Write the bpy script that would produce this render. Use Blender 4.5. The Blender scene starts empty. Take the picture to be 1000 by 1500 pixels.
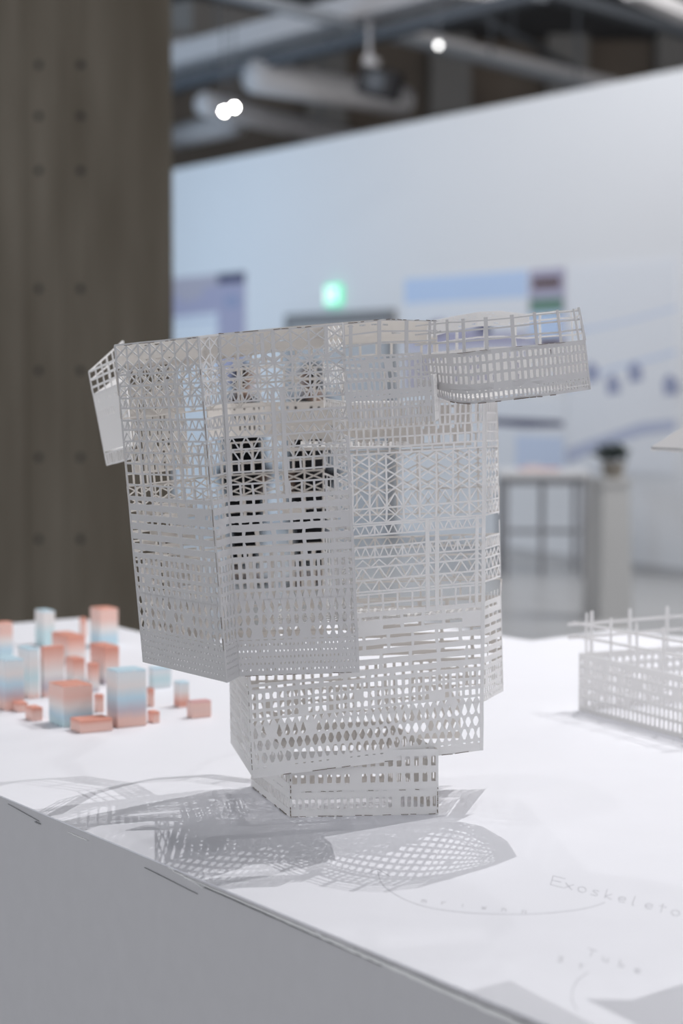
import bpy, math, random
from mathutils import Vector, Matrix

random.seed(7)
scene = bpy.context.scene
COL = scene.collection

# ------------------------------------------------------------------ camera
F = 3000.0                      # focal length in pixels of the 1000x1500 frame
HORIZON = 550.0
CAM_Z = 1.55
TABLE_Z = 1.05
PITCH = math.atan((750.0 - HORIZON) / F)
SP, CP = math.sin(PITCH), math.cos(PITCH)

cam_data = bpy.data.cameras.new('camera')
cam = bpy.data.objects.new('camera', cam_data)
COL.objects.link(cam)
cam.location = (0, 0, CAM_Z)
cam.rotation_euler = (math.pi / 2 - PITCH, 0, 0)
cam_data.sensor_fit = 'VERTICAL'
cam_data.sensor_height = 36.0
cam_data.lens = F / 1500.0 * 36.0
cam_data.clip_start = 0.05
cam_data.clip_end = 200
cam_data.dof.use_dof = True
cam_data.dof.focus_distance = 2.27
cam_data.dof.aperture_fstop = 4.0
scene.camera = cam

# ------------------------------------------------------------------ world, lights, exposure
scene.view_settings.view_transform = 'Standard'
scene.view_settings.look = 'None'
scene.view_settings.exposure = 0.0
scene.view_settings.gamma = 1.0
scene.view_settings.use_curve_mapping = False

world = bpy.data.worlds.new('world')
scene.world = world
world.use_nodes = True
bg = world.node_tree.nodes['Background']
bg.inputs[0].default_value = (0.93, 0.95, 1.0, 1)
bg.inputs[1].default_value = 0.90


def look_rot(loc, target):
    return (Vector(target) - Vector(loc)).to_track_quat('-Z', 'Y').to_euler()


def spot(name, loc, target, power, size_deg, radius, color=(1, 0.985, 0.985), blend=0.4):
    d = bpy.data.lights.new(name, 'SPOT')
    d.energy = power
    d.spot_size = math.radians(size_deg)
    d.spot_blend = blend
    d.shadow_soft_size = radius
    d.color = color
    o = bpy.data.objects.new(name, d)
    COL.objects.link(o)
    o.location = loc
    o.rotation_euler = look_rot(loc, target)
    return o


def area(name, loc, target, power, sx, sy, color=(1, 1, 1)):
    d = bpy.data.lights.new(name, 'AREA')
    d.shape = 'RECTANGLE'
    d.size, d.size_y = sx, sy
    d.energy = power
    d.color = color
    o = bpy.data.objects.new(name, d)
    COL.objects.link(o)
    o.location = loc
    o.rotation_euler = look_rot(loc, target)
    return o


# track spots hung behind and above the display table
spot('track_spot_a', (1.92, 3.80, 4.25), (0.0, 2.35, 1.1), 188, 90, 0.005)
spot('track_spot_b', (0.86, 3.72, 4.25), (0.05, 2.35, 1.1), 195, 90, 0.006)
spot('track_spot_c', (0.05, 2.35, 4.35), (0.0, 2.3, 1.1), 24, 110, 0.03)
spot('track_spot_d', (1.00, 5.20, 4.25), (0.05, 2.2, 1.1), 46, 80, 0.03)
spot('track_spot_e', (-0.15, 5.25, 4.25), (0.0, 2.2, 1.1), 50, 80, 0.03)
# wall washers in front of the white partition, daylight from a window beyond the pillar, hall lights
area('wall_washer', (-0.8, 14.6, 5.5), (1.0, 18.0, 1.6), 200, 11, 0.4, (0.97, 0.97, 1.0))
area('window_daylight', (-6.0, 20.0, 3.2), (-1.5, 22.4, 2.2), 130, 2.0, 2.5, (0.5, 0.74, 1.0))
area('left_fill', (-7.0, 2.5, 3.0), (0.0, 3.2, 1.3), 50, 4, 2.4, (0.93, 0.96, 1.0))  # added off-frame fill, brightens the left faces of tower and pillar; no real window
area('hall_lights', (5.2, 13.2, 5.6), (2.0, 14.6, 0.0), 520, 4, 3, (1, 0.98, 0.96))


# ------------------------------------------------------------------ pixel -> place helpers
def ray(px, py):
    a, b = (px - 500.0) / F, (750.0 - py) / F
    return Vector((a, CP + b * SP, -SP + b * CP))


def at(px, py, d):
    """the place at forward distance d (metres along +Y) seen at that pixel"""
    r = ray(px, py)
    return Vector((0, 0, CAM_Z)) + r * (d / r.y)


def onz(px, py, z):
    r = ray(px, py)
    return Vector((0, 0, CAM_Z)) + r * ((z - CAM_Z) / r.z)


def on_table(px, py):
    return onz(px, py, TABLE_Z)


# ------------------------------------------------------------------ materials
def mat(name, color, rough=0.6, metal=0.0, emit=None, estr=1.0, noise=None, translucent=0.0, spec=0.3):
    m = bpy.data.materials.new(name)
    m.use_nodes = True
    nt = m.node_tree
    n, l = nt.nodes, nt.links
    b = n['Principled BSDF']
    b.inputs['Base Color'].default_value = (*color, 1)
    b.inputs['Roughness'].default_value = rough
    b.inputs['Metallic'].default_value = metal
    b.inputs['Specular IOR Level'].default_value = spec
    if emit:
        b.inputs['Emission Color'].default_value = (*emit, 1)
        b.inputs['Emission Strength'].default_value = estr
    if noise:
        scale, amount, bump = noise
        tc = n.new('ShaderNodeTexCoord')
        nz = n.new('ShaderNodeTexNoise')
        nz.inputs['Scale'].default_value = scale
        nz.inputs['Detail'].default_value = 6
        l.new(tc.outputs['Object'], nz.inputs['Vector'])
        mx = n.new('ShaderNodeMix')
        mx.data_type = 'RGBA'
        mx.inputs[6].default_value = (*[c * (1 - amount) for c in color], 1)
        mx.inputs[7].default_value = (*[min(1, c * (1 + amount)) for c in color], 1)
        l.new(nz.outputs['Fac'], mx.inputs[0])
        l.new(mx.outputs[2], b.inputs['Base Color'])
        if bump:
            bp = n.new('ShaderNodeBump')
            bp.inputs['Strength'].default_value = bump
            bp.inputs['Distance'].default_value = 0.01
            l.new(nz.outputs['Fac'], bp.inputs['Height'])
            l.new(bp.outputs['Normal'], b.inputs['Normal'])
    if translucent:
        tr = n.new('ShaderNodeBsdfTranslucent')
        tr.inputs['Color'].default_value = (*color, 1)
        ms = n.new('ShaderNodeMixShader')
        ms.inputs[0].default_value = translucent
        l.new(b.outputs[0], ms.inputs[1])
        l.new(tr.outputs[0], ms.inputs[2])
        l.new(ms.outputs[0], n['Material Output'].inputs['Surface'])
    return m


def ramp_mat(name, stops, rough=0.45):
    """colour printed along the height of the block"""
    m = bpy.data.materials.new(name)
    m.use_nodes = True
    n, l = m.node_tree.nodes, m.node_tree.links
    b = n['Principled BSDF']
    b.inputs['Roughness'].default_value = rough
    b.inputs['Specular IOR Level'].default_value = 0.3
    b.inputs['Subsurface Weight'].default_value = 0.0
    tc = n.new('ShaderNodeTexCoord')
    sx = n.new('ShaderNodeSeparateXYZ')
    l.new(tc.outputs['Generated'], sx.inputs[0])
    nz = n.new('ShaderNodeTexNoise')
    nz.inputs['Scale'].default_value = 3
    l.new(tc.outputs['Generated'], nz.inputs['Vector'])
    ma = n.new('ShaderNodeMath')
    ma.operation = 'MULTIPLY_ADD'
    l.new(nz.outputs['Fac'], ma.inputs[0])
    ma.inputs[1].default_value = 0.08
    l.new(sx.outputs['Z'], ma.inputs[2])
    mb = n.new('ShaderNodeMath')
    mb.operation = 'SUBTRACT'
    l.new(ma.outputs[0], mb.inputs[0])
    mb.inputs[1].default_value = 0.04
    r = n.new('ShaderNodeValToRGB')
    e = r.color_ramp.elements
    e[0].position, e[0].color = stops[0][0], (*stops[0][1], 1)
    e[1].position, e[1].color = stops[-1][0], (*stops[-1][1], 1)
    for p, c in stops[1:-1]:
        x = e.new(p)
        x.color = (*c, 1)
    l.new(mb.outputs[0], r.inputs[0])
    l.new(r.outputs[0], b.inputs['Base Color'])
    return m


M = {
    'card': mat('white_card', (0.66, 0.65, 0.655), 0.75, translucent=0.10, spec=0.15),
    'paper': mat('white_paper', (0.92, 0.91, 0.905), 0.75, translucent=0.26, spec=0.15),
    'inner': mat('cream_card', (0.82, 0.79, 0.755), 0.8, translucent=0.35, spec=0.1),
    'scorch': mat('scorched_edge', (0.16, 0.12, 0.09), 0.9, spec=0.1),
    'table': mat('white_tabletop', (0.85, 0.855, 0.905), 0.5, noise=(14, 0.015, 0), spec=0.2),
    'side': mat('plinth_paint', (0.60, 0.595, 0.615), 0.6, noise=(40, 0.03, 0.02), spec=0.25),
    'band': mat('worn_edge_paint', (0.66, 0.65, 0.67), 0.5, noise=(60, 0.12, 0.3)),
    'chip': mat('bare_white_plaster', (0.9, 0.9, 0.9), 0.8),
    'crack': mat('dark_crack', (0.30, 0.30, 0.31), 0.9),
    'pencil': mat('pencil_line', (0.42, 0.42, 0.45), 0.7),
    'wall': mat('partition_paint', (0.80, 0.81, 0.83), 0.7, noise=(1.2, 0.01, 0), spec=0.2),
    'floor': mat('polished_concrete', (0.48, 0.48, 0.48), 0.28, noise=(0.9, 0.12, 0), spec=0.5),
    'ceil': mat('dark_ceiling', (0.09, 0.09, 0.095), 0.9),
    'rear': mat('brown_concrete', (0.17, 0.14, 0.115), 0.9, noise=(1.5, 0.25, 0)),
    'rear2': mat('grey_concrete', (0.22, 0.21, 0.2), 0.9, noise=(1.2, 0.2, 0)),
    'steel': mat('galvanised_steel', (0.30, 0.32, 0.35), 0.5, 0.3),
    'darksteel': mat('dark_steel', (0.10, 0.11, 0.125), 0.6, 0.2),
    'duct': mat('pale_duct', (0.50, 0.49, 0.50), 0.6),
    'black': mat('black_plastic', (0.015, 0.015, 0.018), 0.5),
    'lamp': mat('lamp_glow', (1, 1, 1), 0.5, emit=(1, 0.99, 0.97), estr=70),
    'dimlamp': mat('dim_lamp_glow', (1, 1, 1), 0.5, emit=(1, 0.99, 0.97), estr=5),
    'green': mat('exit_green', (0.1, 0.7, 0.4), 0.5, emit=(0.18, 0.78, 0.50), estr=0.8),
    'exitwhite': mat('exit_white', (0.9, 1, 0.95), 0.5, emit=(0.7, 1, 0.86), estr=0.95),
    'door': mat('grey_door', (0.24, 0.24, 0.245), 0.6),
    'doorleaf': mat('grey_door_leaf', (0.52, 0.52, 0.53), 0.6),
    'cloth': mat('black_cloth', (0.012, 0.012, 0.014), 0.9, spec=0.1),
    'skin': mat('skin', (0.55, 0.36, 0.27), 0.6),
    'hair': mat('black_hair', (0.012, 0.010, 0.010), 0.6),
    'poster': mat('poster_paper', (0.80, 0.82, 0.86), 0.6),
    'pale': mat('print_pale_blue', (0.62, 0.70, 0.86), 0.6),
    'sky': mat('print_sky', (0.55, 0.68, 0.90), 0.6),
    'lilac': mat('print_lilac', (0.44, 0.42, 0.55), 0.6),
    'mauve': mat('print_mauve', (0.50, 0.46, 0.52), 0.6),
    'navy': mat('print_navy', (0.10, 0.10, 0.17), 0.6),
    'line': mat('print_blue_line', (0.50, 0.54, 0.68), 0.6),
    'house': mat('print_blue_house', (0.34, 0.37, 0.52), 0.6),
    'leafprint': mat('print_green', (0.16, 0.28, 0.22), 0.6),
    'brown': mat('print_brown', (0.14, 0.09, 0.09), 0.6),
    'white': mat('white_laminate', (0.75, 0.75, 0.76), 0.5),
    'pedestal': mat('pale_grey_pedestal', (0.6, 0.6, 0.6), 0.6, noise=(3, 0.06, 0)),
    'leg': mat('table_leg_steel', (0.28, 0.28, 0.30), 0.5),
    'leaf': mat('dark_leaf', (0.02, 0.035, 0.03), 0.6),
    'pot': mat('clay_pot', (0.34, 0.31, 0.27), 0.7),
    'pink': mat('pink_card', (0.72, 0.45, 0.42), 0.6),
}


def column_mat():
    m = bpy.data.materials.new('board_formed_concrete')
    m.use_nodes = True
    n, l = m.node_tree.nodes, m.node_tree.links
    b = n['Principled BSDF']
    b.inputs['Roughness'].default_value = 0.85
    b.inputs['Specular IOR Level'].default_value = 0.15
    tc = n.new('ShaderNodeTexCoord')
    mp = n.new('ShaderNodeMapping')
    mp.inputs['Scale'].default_value = (3.2, 3.2, 0.45)
    l.new(tc.outputs['Object'], mp.inputs[0])
    nz = n.new('ShaderNodeTexNoise')
    nz.inputs['Scale'].default_value = 2.2
    nz.inputs['Detail'].default_value = 8
    l.new(mp.outputs[0], nz.inputs['Vector'])
    r = n.new('ShaderNodeValToRGB')
    r.color_ramp.elements[0].position = 0.3
    r.color_ramp.elements[0].color = (0.185, 0.158, 0.122, 1)
    r.color_ramp.elements[1].position = 0.72
    r.color_ramp.elements[1].color = (0.285, 0.252, 0.205, 1)
    l.new(nz.outputs['Fac'], r.inputs[0])
    l.new(r.outputs[0], b.inputs['Base Color'])
    return m


M['column'] = column_mat()


# ------------------------------------------------------------------ object helpers
def mesh_obj(name, verts, faces, material, parent=None, smooth=False):
    me = bpy.data.meshes.new(name)
    me.from_pydata([tuple(v) for v in verts], [], faces)
    me.validate()
    me.update()
    if smooth:
        for p in me.polygons:
            p.use_smooth = True
    me.materials.append(M[material] if isinstance(material, str) else material)
    o = bpy.data.objects.new(name, me)
    COL.objects.link(o)
    if parent:
        o.parent = parent
    return o


def empty(name, loc=(0, 0, 0), rz=0.0):
    o = bpy.data.objects.new(name, None)
    COL.objects.link(o)
    o.location = loc
    o.rotation_euler = (0, 0, rz)
    return o


def tag(o, label, cat, group=None):
    o['label'] = label
    o['category'] = cat
    if group:
        o['group'] = group
    return o


def struct(o):
    o['kind'] = 'structure'
    return o


class MB:
    def __init__(self):
        self.v, self.f = [], []

    def quad_prism(self, front, back):
        """two matching polygons -> closed prism"""
        k = len(front)
        i = len(self.v)
        self.v += [Vector(p) for p in front] + [Vector(p) for p in back]
        self.f.append(tuple(range(i, i + k)))
        self.f.append(tuple(range(i + 2 * k - 1, i + k - 1, -1)))
        for a in range(k):
            b = (a + 1) % k
            self.f.append((i + a, i + k + a, i + k + b, i + b))

    def box(self, c, s, rot=None):
        hx, hy, hz = s[0] / 2, s[1] / 2, s[2] / 2
        pts = [(-hx, -hy, -hz), (hx, -hy, -hz), (hx, hy, -hz), (-hx, hy, -hz)]
        top = [(x, y, hz) for x, y, _ in pts]
        R = rot if rot is not None else Matrix.Identity(3)
        c = Vector(c)
        self.quad_prism([c + R @ Vector(p) for p in pts][::-1], [c + R @ Vector(p) for p in top][::-1])

    def beam(self, a, b, w, h, up=Vector((0, 0, 1))):
        a, b = Vector(a), Vector(b)
        d = (b - a).normalized()
        s = d.cross(up)
        if s.length < 1e-6:
            s = Vector((1, 0, 0))
        s.normalize()
        u = s.cross(d)
        q = [s * (-w / 2) + u * (-h / 2), s * (w / 2) + u * (-h / 2), s * (w / 2) + u * (h / 2), s * (-w / 2) + u * (h / 2)]
        self.quad_prism([a + p for p in q], [b + p for p in q])

    def tube(self, a, b, r0, r1=None, n=14):
        r1 = r0 if r1 is None else r1
        a, b = Vector(a), Vector(b)
        d = (b - a).normalized()
        s = d.orthogonal().normalized()
        u = d.cross(s)
        A = [a + (s * math.cos(t) + u * math.sin(t)) * r0 for t in [2 * math.pi * k / n for k in range(n)]]
        B = [b + (s * math.cos(t) + u * math.sin(t)) * r1 for t in [2 * math.pi * k / n for k in range(n)]]
        self.quad_prism(A, B)

    def lathe(self, prof, c=(0, 0, 0), n=20):
        c = Vector(c)
        i = len(self.v)
        for r, z in prof:
            for k in range(n):
                t = 2 * math.pi * k / n
                self.v.append(c + Vector((r * math.cos(t), r * math.sin(t), z)))
        for j in range(len(prof) - 1):
            for k in range(n):
                k2 = (k + 1) % n
                self.f.append((i + j * n + k, i + j * n + k2, i + (j + 1) * n + k2, i + (j + 1) * n + k))
        self.f.append(tuple(i + k for k in range(n))[::-1])
        self.f.append(tuple(i + (len(prof) - 1) * n + k for k in range(n)))

    def build(self, name, material, parent=None, smooth=False):
        return mesh_obj(name, self.v, self.f, material, parent, smooth)


def bevel(o, w=0.002, seg=2):
    b = o.modifiers.new('bevel', 'BEVEL')
    b.width = w
    b.segments = seg
    b.limit_method = 'ANGLE'
    return o


# ================================================================== THE SETTING
m = MB()
m.box((0, 14, -0.05), (40, 44, 0.1))
struct(m.build('floor', 'floor'))
m = MB()
m.box((0, 16, 6.3), (40, 36, 0.2))
struct(m.build('ceiling', 'ceil'))

# white partition running back to the left
W0 = Vector((1.416, 17.7, 0))
WE = Vector((0.586, -1.0, 0)).normalized()
WN = Vector((-WE.y, WE.x, 0))
if WN.y > 0:
    WN = -WN
WALL_H = 3.87


def wall_pt(px, py):
    r = ray(px, py)
    o = Vector((0, 0, CAM_Z))
    t = (W0 - o).dot(WN) / r.dot(WN)
    p = o + r * t
    return (p - W0).dot(WE), p.z


def wp(s, z, out=0.0):
    return W0 + WE * s + WN * out + Vector((0, 0, z))


m = MB()
m.quad_prism([wp(-14, 0), wp(7, 0), wp(7, WALL_H), wp(-14, WALL_H)], [wp(-14, 0, -0.15), wp(7, 0, -0.15), wp(7, WALL_H, -0.15), wp(-14, WALL_H, -0.15)])
struct(m.build('wall_partition', 'wall'))
# grey skirting along the foot of the partition
m = MB()
m.quad_prism([wp(-14, 0, 0.012), wp(7, 0, 0.012), wp(7, 0.07, 0.012), wp(-14, 0.07, 0.012)], [wp(-14, 0, 0), wp(7, 0, 0), wp(7, 0.07, 0), wp(-14, 0.07, 0)])
struct(m.build('baseboard_partition', 'doorleaf'))

# rear concrete wall seen above the partition, with its pilasters
m = MB()
m.box((0, 29, 3.1), (40, 0.3, 6.4))
rear = struct(m.build('wall_rear', 'rear'))
for x in (-3.4, -0.2, 1.5, 3.1, 4.6, 6.2):
    m = MB()
    m.box((x, 28.6, 3.1), (0.55, 0.5, 6.3))
    m.build('pilaster', 'rear2', rear)

# concrete pillar on the left: two faces meet at x=123
PA = at(123, 550, 8.6)
PA.z = 0
pr = Vector((math.cos(math.radians(32)), math.sin(math.radians(32)), 0))
pl = Vector((-math.cos(math.radians(28)), math.sin(math.radians(28)), 0))
kR, kL = 0.42, 0.95
PB, PD = PA + pr * kR, PA + pl * kL
PC = PA + pr * kR + pl * kL
m = MB()
m.quad_prism([PA, PB, PC, PD], [p + Vector((0, 0, 6.2)) for p in (PA, PB, PC, PD)])
pil = struct(m.build('pillar', 'column'))
for py in (95, 170, 250, 423, 543, 670, 790):
    for px, in_ in ((57, 1), (118, 1)):
        r = ray(px, py)
        o = Vector((0, 0, CAM_Z))
        nL = Vector((pl.y, -pl.x, 0))
        nL = nL if nL.y < 0 else -nL
        p = o + r * ((PA - o).dot(nL) / r.dot(nL))
        m = MB()
        m.tube(p + nL * 0.002, p - nL * 0.01, 0.016, 0.014, 12)
        m.build('tie_hole', 'black', pil)
for px in (36, 92):
    r = ray(px, 500)
    o = Vector((0, 0, CAM_Z))
    p = o + r * ((PA - o).dot(nL) / r.dot(nL))
    m = MB()
    m.beam(Vector((p.x, p.y, 0)), Vector((p.x, p.y, 6.1)), 0.012, 0.006, up=nL)
    m.build('formwork_seam', 'column', pil)

# ------------------------------------------------------------------ door and exit sign on the partition
s0, z0 = wall_pt(424, 470)
s1, _ = wall_pt(580, 470)
DH = wall_pt(500, 457)[1]


def wall_box(m, a, b, za, zb, o0, o1):
    m.quad_prism([wp(a, za, o1), wp(b, za, o1), wp(b, zb, o1), wp(a, zb, o1)], [wp(a, za, o0), wp(b, za, o0), wp(b, zb, o0), wp(a, zb, o0)])


m = MB()
wall_box(m, s0 + 0.07, s1 - 0.07, 0, DH - 0.11, 0, 0.03)
dleaf = struct(m.build('door_1', 'doorleaf'))
m = MB()
wall_box(m, s0, s1, DH - 0.11, DH, 0, 0.06)
wall_box(m, s0, s0 + 0.07, 0, DH - 0.11, 0, 0.06)
wall_box(m, s1 - 0.07, s1, 0, DH - 0.11, 0, 0.06)
m.build('door_frame', 'door', dleaf)
m = MB()
wall_box(m, s1 - 0.22, s1 - 0.13, 0.98, 1.0, 0.03, 0.08)
m.build('door_handle', 'steel', dleaf)

ea, ez1 = wall_pt(483, 418)
eb, ez0 = wall_pt(502, 447)
sign = empty('exit_sign', wp((ea + eb) / 2, ez0, 0))
tag(sign, 'glowing green exit sign above the grey door', 'sign')


def wchild(m, name, material, root, smooth=False):
    o = m.build(name, material, None, smooth)
    o.parent = root
    o.matrix_parent_inverse = Matrix.Translation(-Vector(root.location)) if root.rotation_euler.z == 0 else root.matrix_basis.inverted()
    return o


m = MB()
wall_box(m, ea, eb, ez0, ez1, 0, 0.06)
wchild(m, 'housing', 'green', sign)
m = MB()
ec, eh = (ea + eb) / 2, ez1 - ez0
wall_box(m, ea + .012, eb - .012, ez0 + eh * 0.12, ez0 + eh * 0.88, 0.06, 0.064)
wchild(m, 'doorway_symbol', 'exitwhite', sign)
m = MB()                                        # small running figure
for (a, b, w) in (((-.03, .62), (0, .42), .03), ((0, .42), (-.05, .18), .022), ((0, .42), (.05, .25), .022), ((.05, .25), (.03, .14), .02), ((-.02, .58), (.05, .5), .016), ((-.03, .6), (-.075, .48), .016)):
    p0, p1 = wp(ec + a[0], ez0 + eh * a[1], 0.067), wp(ec + b[0], ez0 + eh * b[1], 0.067)
    m.beam(p0, p1, 0.003, w, up=WN.cross((p1 - p0).normalized()))
hd = wp(ec - 0.035, ez0 + eh * 0.74, 0.066)
m.tube(hd, hd + WN * 0.003, 0.022, 0.022, 12)
wchild(m, 'running_figure', 'green', sign)


# ------------------------------------------------------------------ posters
def poster(x0, x1, y0, y1, label, name='poster', material='poster'):
    """px box -> board on the partition; returns fn to add prints in px"""
    a = wall_pt(x0, (y0 + y1) / 2)[0]
    b = wall_pt(x1, (y0 + y1) / 2)[0]
    zt = wall_pt((x0 + x1) / 2, y0)[1]
    zb = wall_pt((x0 + x1) / 2, y1)[1]
    root = empty(name, wp((a + b) / 2, zb, 0))
    tag(root, label, 'poster', 'posters on the white partition')
    m = MB()
    wall_box(m, a, b, zb, zt, 0.0, 0.012)
    wchild(m, 'board', material, root)
    layer = [0.012]

    def print_(u0, u1, v0, v1, material, nm='print'):
        m = MB()
        wall_box(m, a + (b - a) * u0, a + (b - a) * u1, zt + (zb - zt) * v1, zt + (zb - zt) * v0, layer[0], layer[0] + 0.0015)
        layer[0] += 0.0004
        return wchild(m, nm, material, root)

    def poly(pts, material, nm='print'):
        m = MB()
        P = [(a + (b - a) * u, zt + (zb - zt) * v) for u, v in pts]
        m.quad_prism([wp(s, z, layer[0] + 0.0015) for s, z in P], [wp(s, z, layer[0]) for s, z in P])
        layer[0] += 0.0004
        return wchild(m, nm, material, root)
    return print_, poly


pr_, po_ = poster(205, 361, 405, 565, 'mauve city photograph poster with a dark strip beside the pillar', material='poster')
pr_(0, .76, 0.0, .30, 'mauve', 'city_photograph')
po_([(0, .3), (0, .22), (.3, .24), (.36, .14), (.45, .24), (.6, .2), (.66, .1), (.76, .12), (.76, .34), (0, .38)], 'lilac', 'skyline_print')
pr_(0, .76, .40, .42, 'line', 'rule_print')
pr_(.76, 1, 0, 1, 'lilac', 'caption_strip')
pr_(.76, 1, 0, .09, 'navy', 'title_strip')
pr_(.82, .95, .2, .3, 'house', 'caption_print')
pr_, po_ = poster(594, 774, 402, 575, 'pale blue sky poster with a dark skyline along its foot', material='poster')
pr_(0, 1, 0, .34, 'sky', 'sky_photograph')
pr_(0, 1, .22, .4, 'poster', 'cloud_print')
po_([(0, .56), (.2, .52), (.25, .38), (.34, .37), (.4, .46), (.6, .44), (.66, .38), (.72, .5), (1, .5), (1, .62), (0, .62)], 'lilac', 'skyline_print')
pr_(.22, .34, .40, .5, 'brown', 'tower_print')
pr_(.62, .72, .4, .52, 'navy', 'tower_print')
pr_(0, 1, .66, 1, 'mauve', 'photograph')
pr_, po_ = poster(777, 827, 394, 520, 'narrow strip of three small photographs between two large posters', material='lilac')
pr_(.1, .9, .10, .22, 'brown', 'photograph')
pr_(.02, .98, .34, .5, 'leafprint', 'photograph')
pr_(.02, .98, .5, .8, 'sky', 'photograph')
pr_(.3, .95, .82, 1, 'brown', 'photograph')
pr_, po_ = poster(832, 992, 384, 692, 'large white drawing board with faint blue lines and house shapes', material='poster')
po_([(0, .32), (.5, .28), (1, .22), (1, .235), (.5, .295), (0, .34)], 'pale', 'drawn_line')
po_([(0, .60), (.4, .50), (1, .42), (1, .44), (.4, .52), (0, .62)], 'pale', 'drawn_line')
po_([(.0, .9), (.3, .84), (.7, .76), (1, .74), (1, .79), (.7, .82), (.3, .9), (.0, .98)], 'line', 'drawn_line')
for u, v in ((.05, .52), (.22, .5), (.42, .56), (.62, .5), (.93, .56)):
    po_([(u - .04, v), (u + .01, v - .03), (u + .08, v), (u + .09, v + .06), (u - .03, v + .07)], 'house', 'house_print')
pr_, po_ = poster(690, 829, 585, 690, 'white drawing board with a dark horizontal bar beside the tower', material='poster')
po_([(.2, .27), (.6, .27), (.97, .28), (.99, .36), (.6, .39), (.2, .36)], 'navy', 'bar_print')
pr_(.5, .99, .5, 1, 'pale', 'pale_print')

# ------------------------------------------------------------------ side table, pedestal with plant (far right)
tb = empty('side_table', onz(795, 845, 0))
tag(tb, 'thin-legged white side table standing before the white partition', 'table')
TD = tb.location.y
ht = at(795, 690, TD).z
hw = (862 - 730) / 2 / F * TD
for name, mm, c, s in (('table_top', 'white', (0, 0.2, ht - 0.02), (hw * 2, 0.7, 0.04)),):
    m = MB(); m.box(c, s); bevel(m.build(name, mm, tb), 0.004)
for sx in (-1, 1):
    for y in (-.1, .5):
        m = MB(); m.box((sx * (hw - 0.05), y, (ht - .04) / 2), (0.035, 0.035, ht - .04)); m.build('leg', 'leg', tb)
m = MB(); m.box((0, .12, (ht - .04) / 2), (0.035, 0.035, ht - .04)); m.build('leg', 'leg', tb)
m = MB(); m.box((0, -.1, ht - .075), (hw * 2 - .1, 0.03, 0.05)); m.build('apron', 'leg', tb)
m = MB(); m.box((0, .12, ht * .42), (hw * 2 - .1, 0.03, 0.03)); m.build('stretcher', 'leg', tb)
ck = empty('pink_model', Vector((tb.location.x - 0.02, TD + 0.15, ht)))
tag(ck, 'small pink card model lying on the side table', 'model')
m = MB(); m.box((0, 0, .008), (.30, .2, .016)); m.build('base_card', 'pink', ck)
m = MB(); m.box((-.05, 0, .028), (.12, .08, .024)); m.build('block', 'white', ck)

pd = empty('pedestal', onz(889, 905, 0))
tag(pd, 'tall pale grey pedestal with tapering sides carrying a plant', 'pedestal')
PDY = pd.location.y
hp = at(895, 700, PDY).z
m = MB()
wb, wt = 0.118, 0.096
rz = math.radians(24)


def ring(w, z):
    return [Matrix.Rotation(rz, 3, 'Z') @ Vector((sx * w, sy * w, z)) for sx, sy in ((-1, -1), (1, -1), (1, 1), (-1, 1))]


m.quad_prism(ring(wb, 0), ring(wt, hp - .04))
m.build('shaft', 'pedestal', pd)
m = MB(); m.quad_prism(ring(wt + .012, hp - .04), ring(wt + .012, hp)); m.build('cap', 'pedestal', pd)
pt = empty('potted_plant', Vector((pd.location.x + .03, PDY, hp)))
tag(pt, 'small dark green plant in a clay pot on the pedestal', 'plant')
m = MB(); m.lathe([(.055, 0), (.075, .07), (.08, .1), (.07, .1), (.06, .085)], n=16); m.build('pot', 'pot', pt)
m = MB()
for k in range(90):
    a, e, r = random.uniform(0, 6.28), random.uniform(-.2, 1.3), random.uniform(.03, .115)
    c = Vector((math.cos(a) * math.cos(e) * r, math.sin(a) * math.cos(e) * r, 0.135 + math.sin(e) * r * .8))
    t = Vector((random.uniform(-1, 1), random.uniform(-1, 1), random.uniform(-.3, 1))).normalized()
    s = t.orthogonal().normalized()
    L = random.uniform(.03, .055)
    i = len(m.v)
    m.v += [c - t * L, c + s * L * .35, c + t * L, c - s * L * .35]
    m.f.append((i, i + 1, i + 2, i + 3))
m.build('foliage', 'leaf', pt)

# ------------------------------------------------------------------ two visitors in black, far behind the tower
def skin_mesh(name, verts, edges, radii, material, parent, root=0, sub=2):
    me = bpy.data.meshes.new(name)
    me.from_pydata([tuple(v) for v in verts], edges, [])
    me.materials.append(M[material])
    o = bpy.data.objects.new(name, me)
    COL.objects.link(o)
    o.parent = parent
    sk = o.modifiers.new('skin', 'SKIN')
    sk.use_smooth_shade = True
    layer = me.skin_vertices[0].data
    for i, r in enumerate(radii):
        layer[i].radius = r if isinstance(r, tuple) else (r, r)
        layer[i].use_root = (i == root)
    sb = o.modifiers.new('sub', 'SUBSURF')
    sb.levels = sub
    sb.render_levels = sub
    return o


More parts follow.
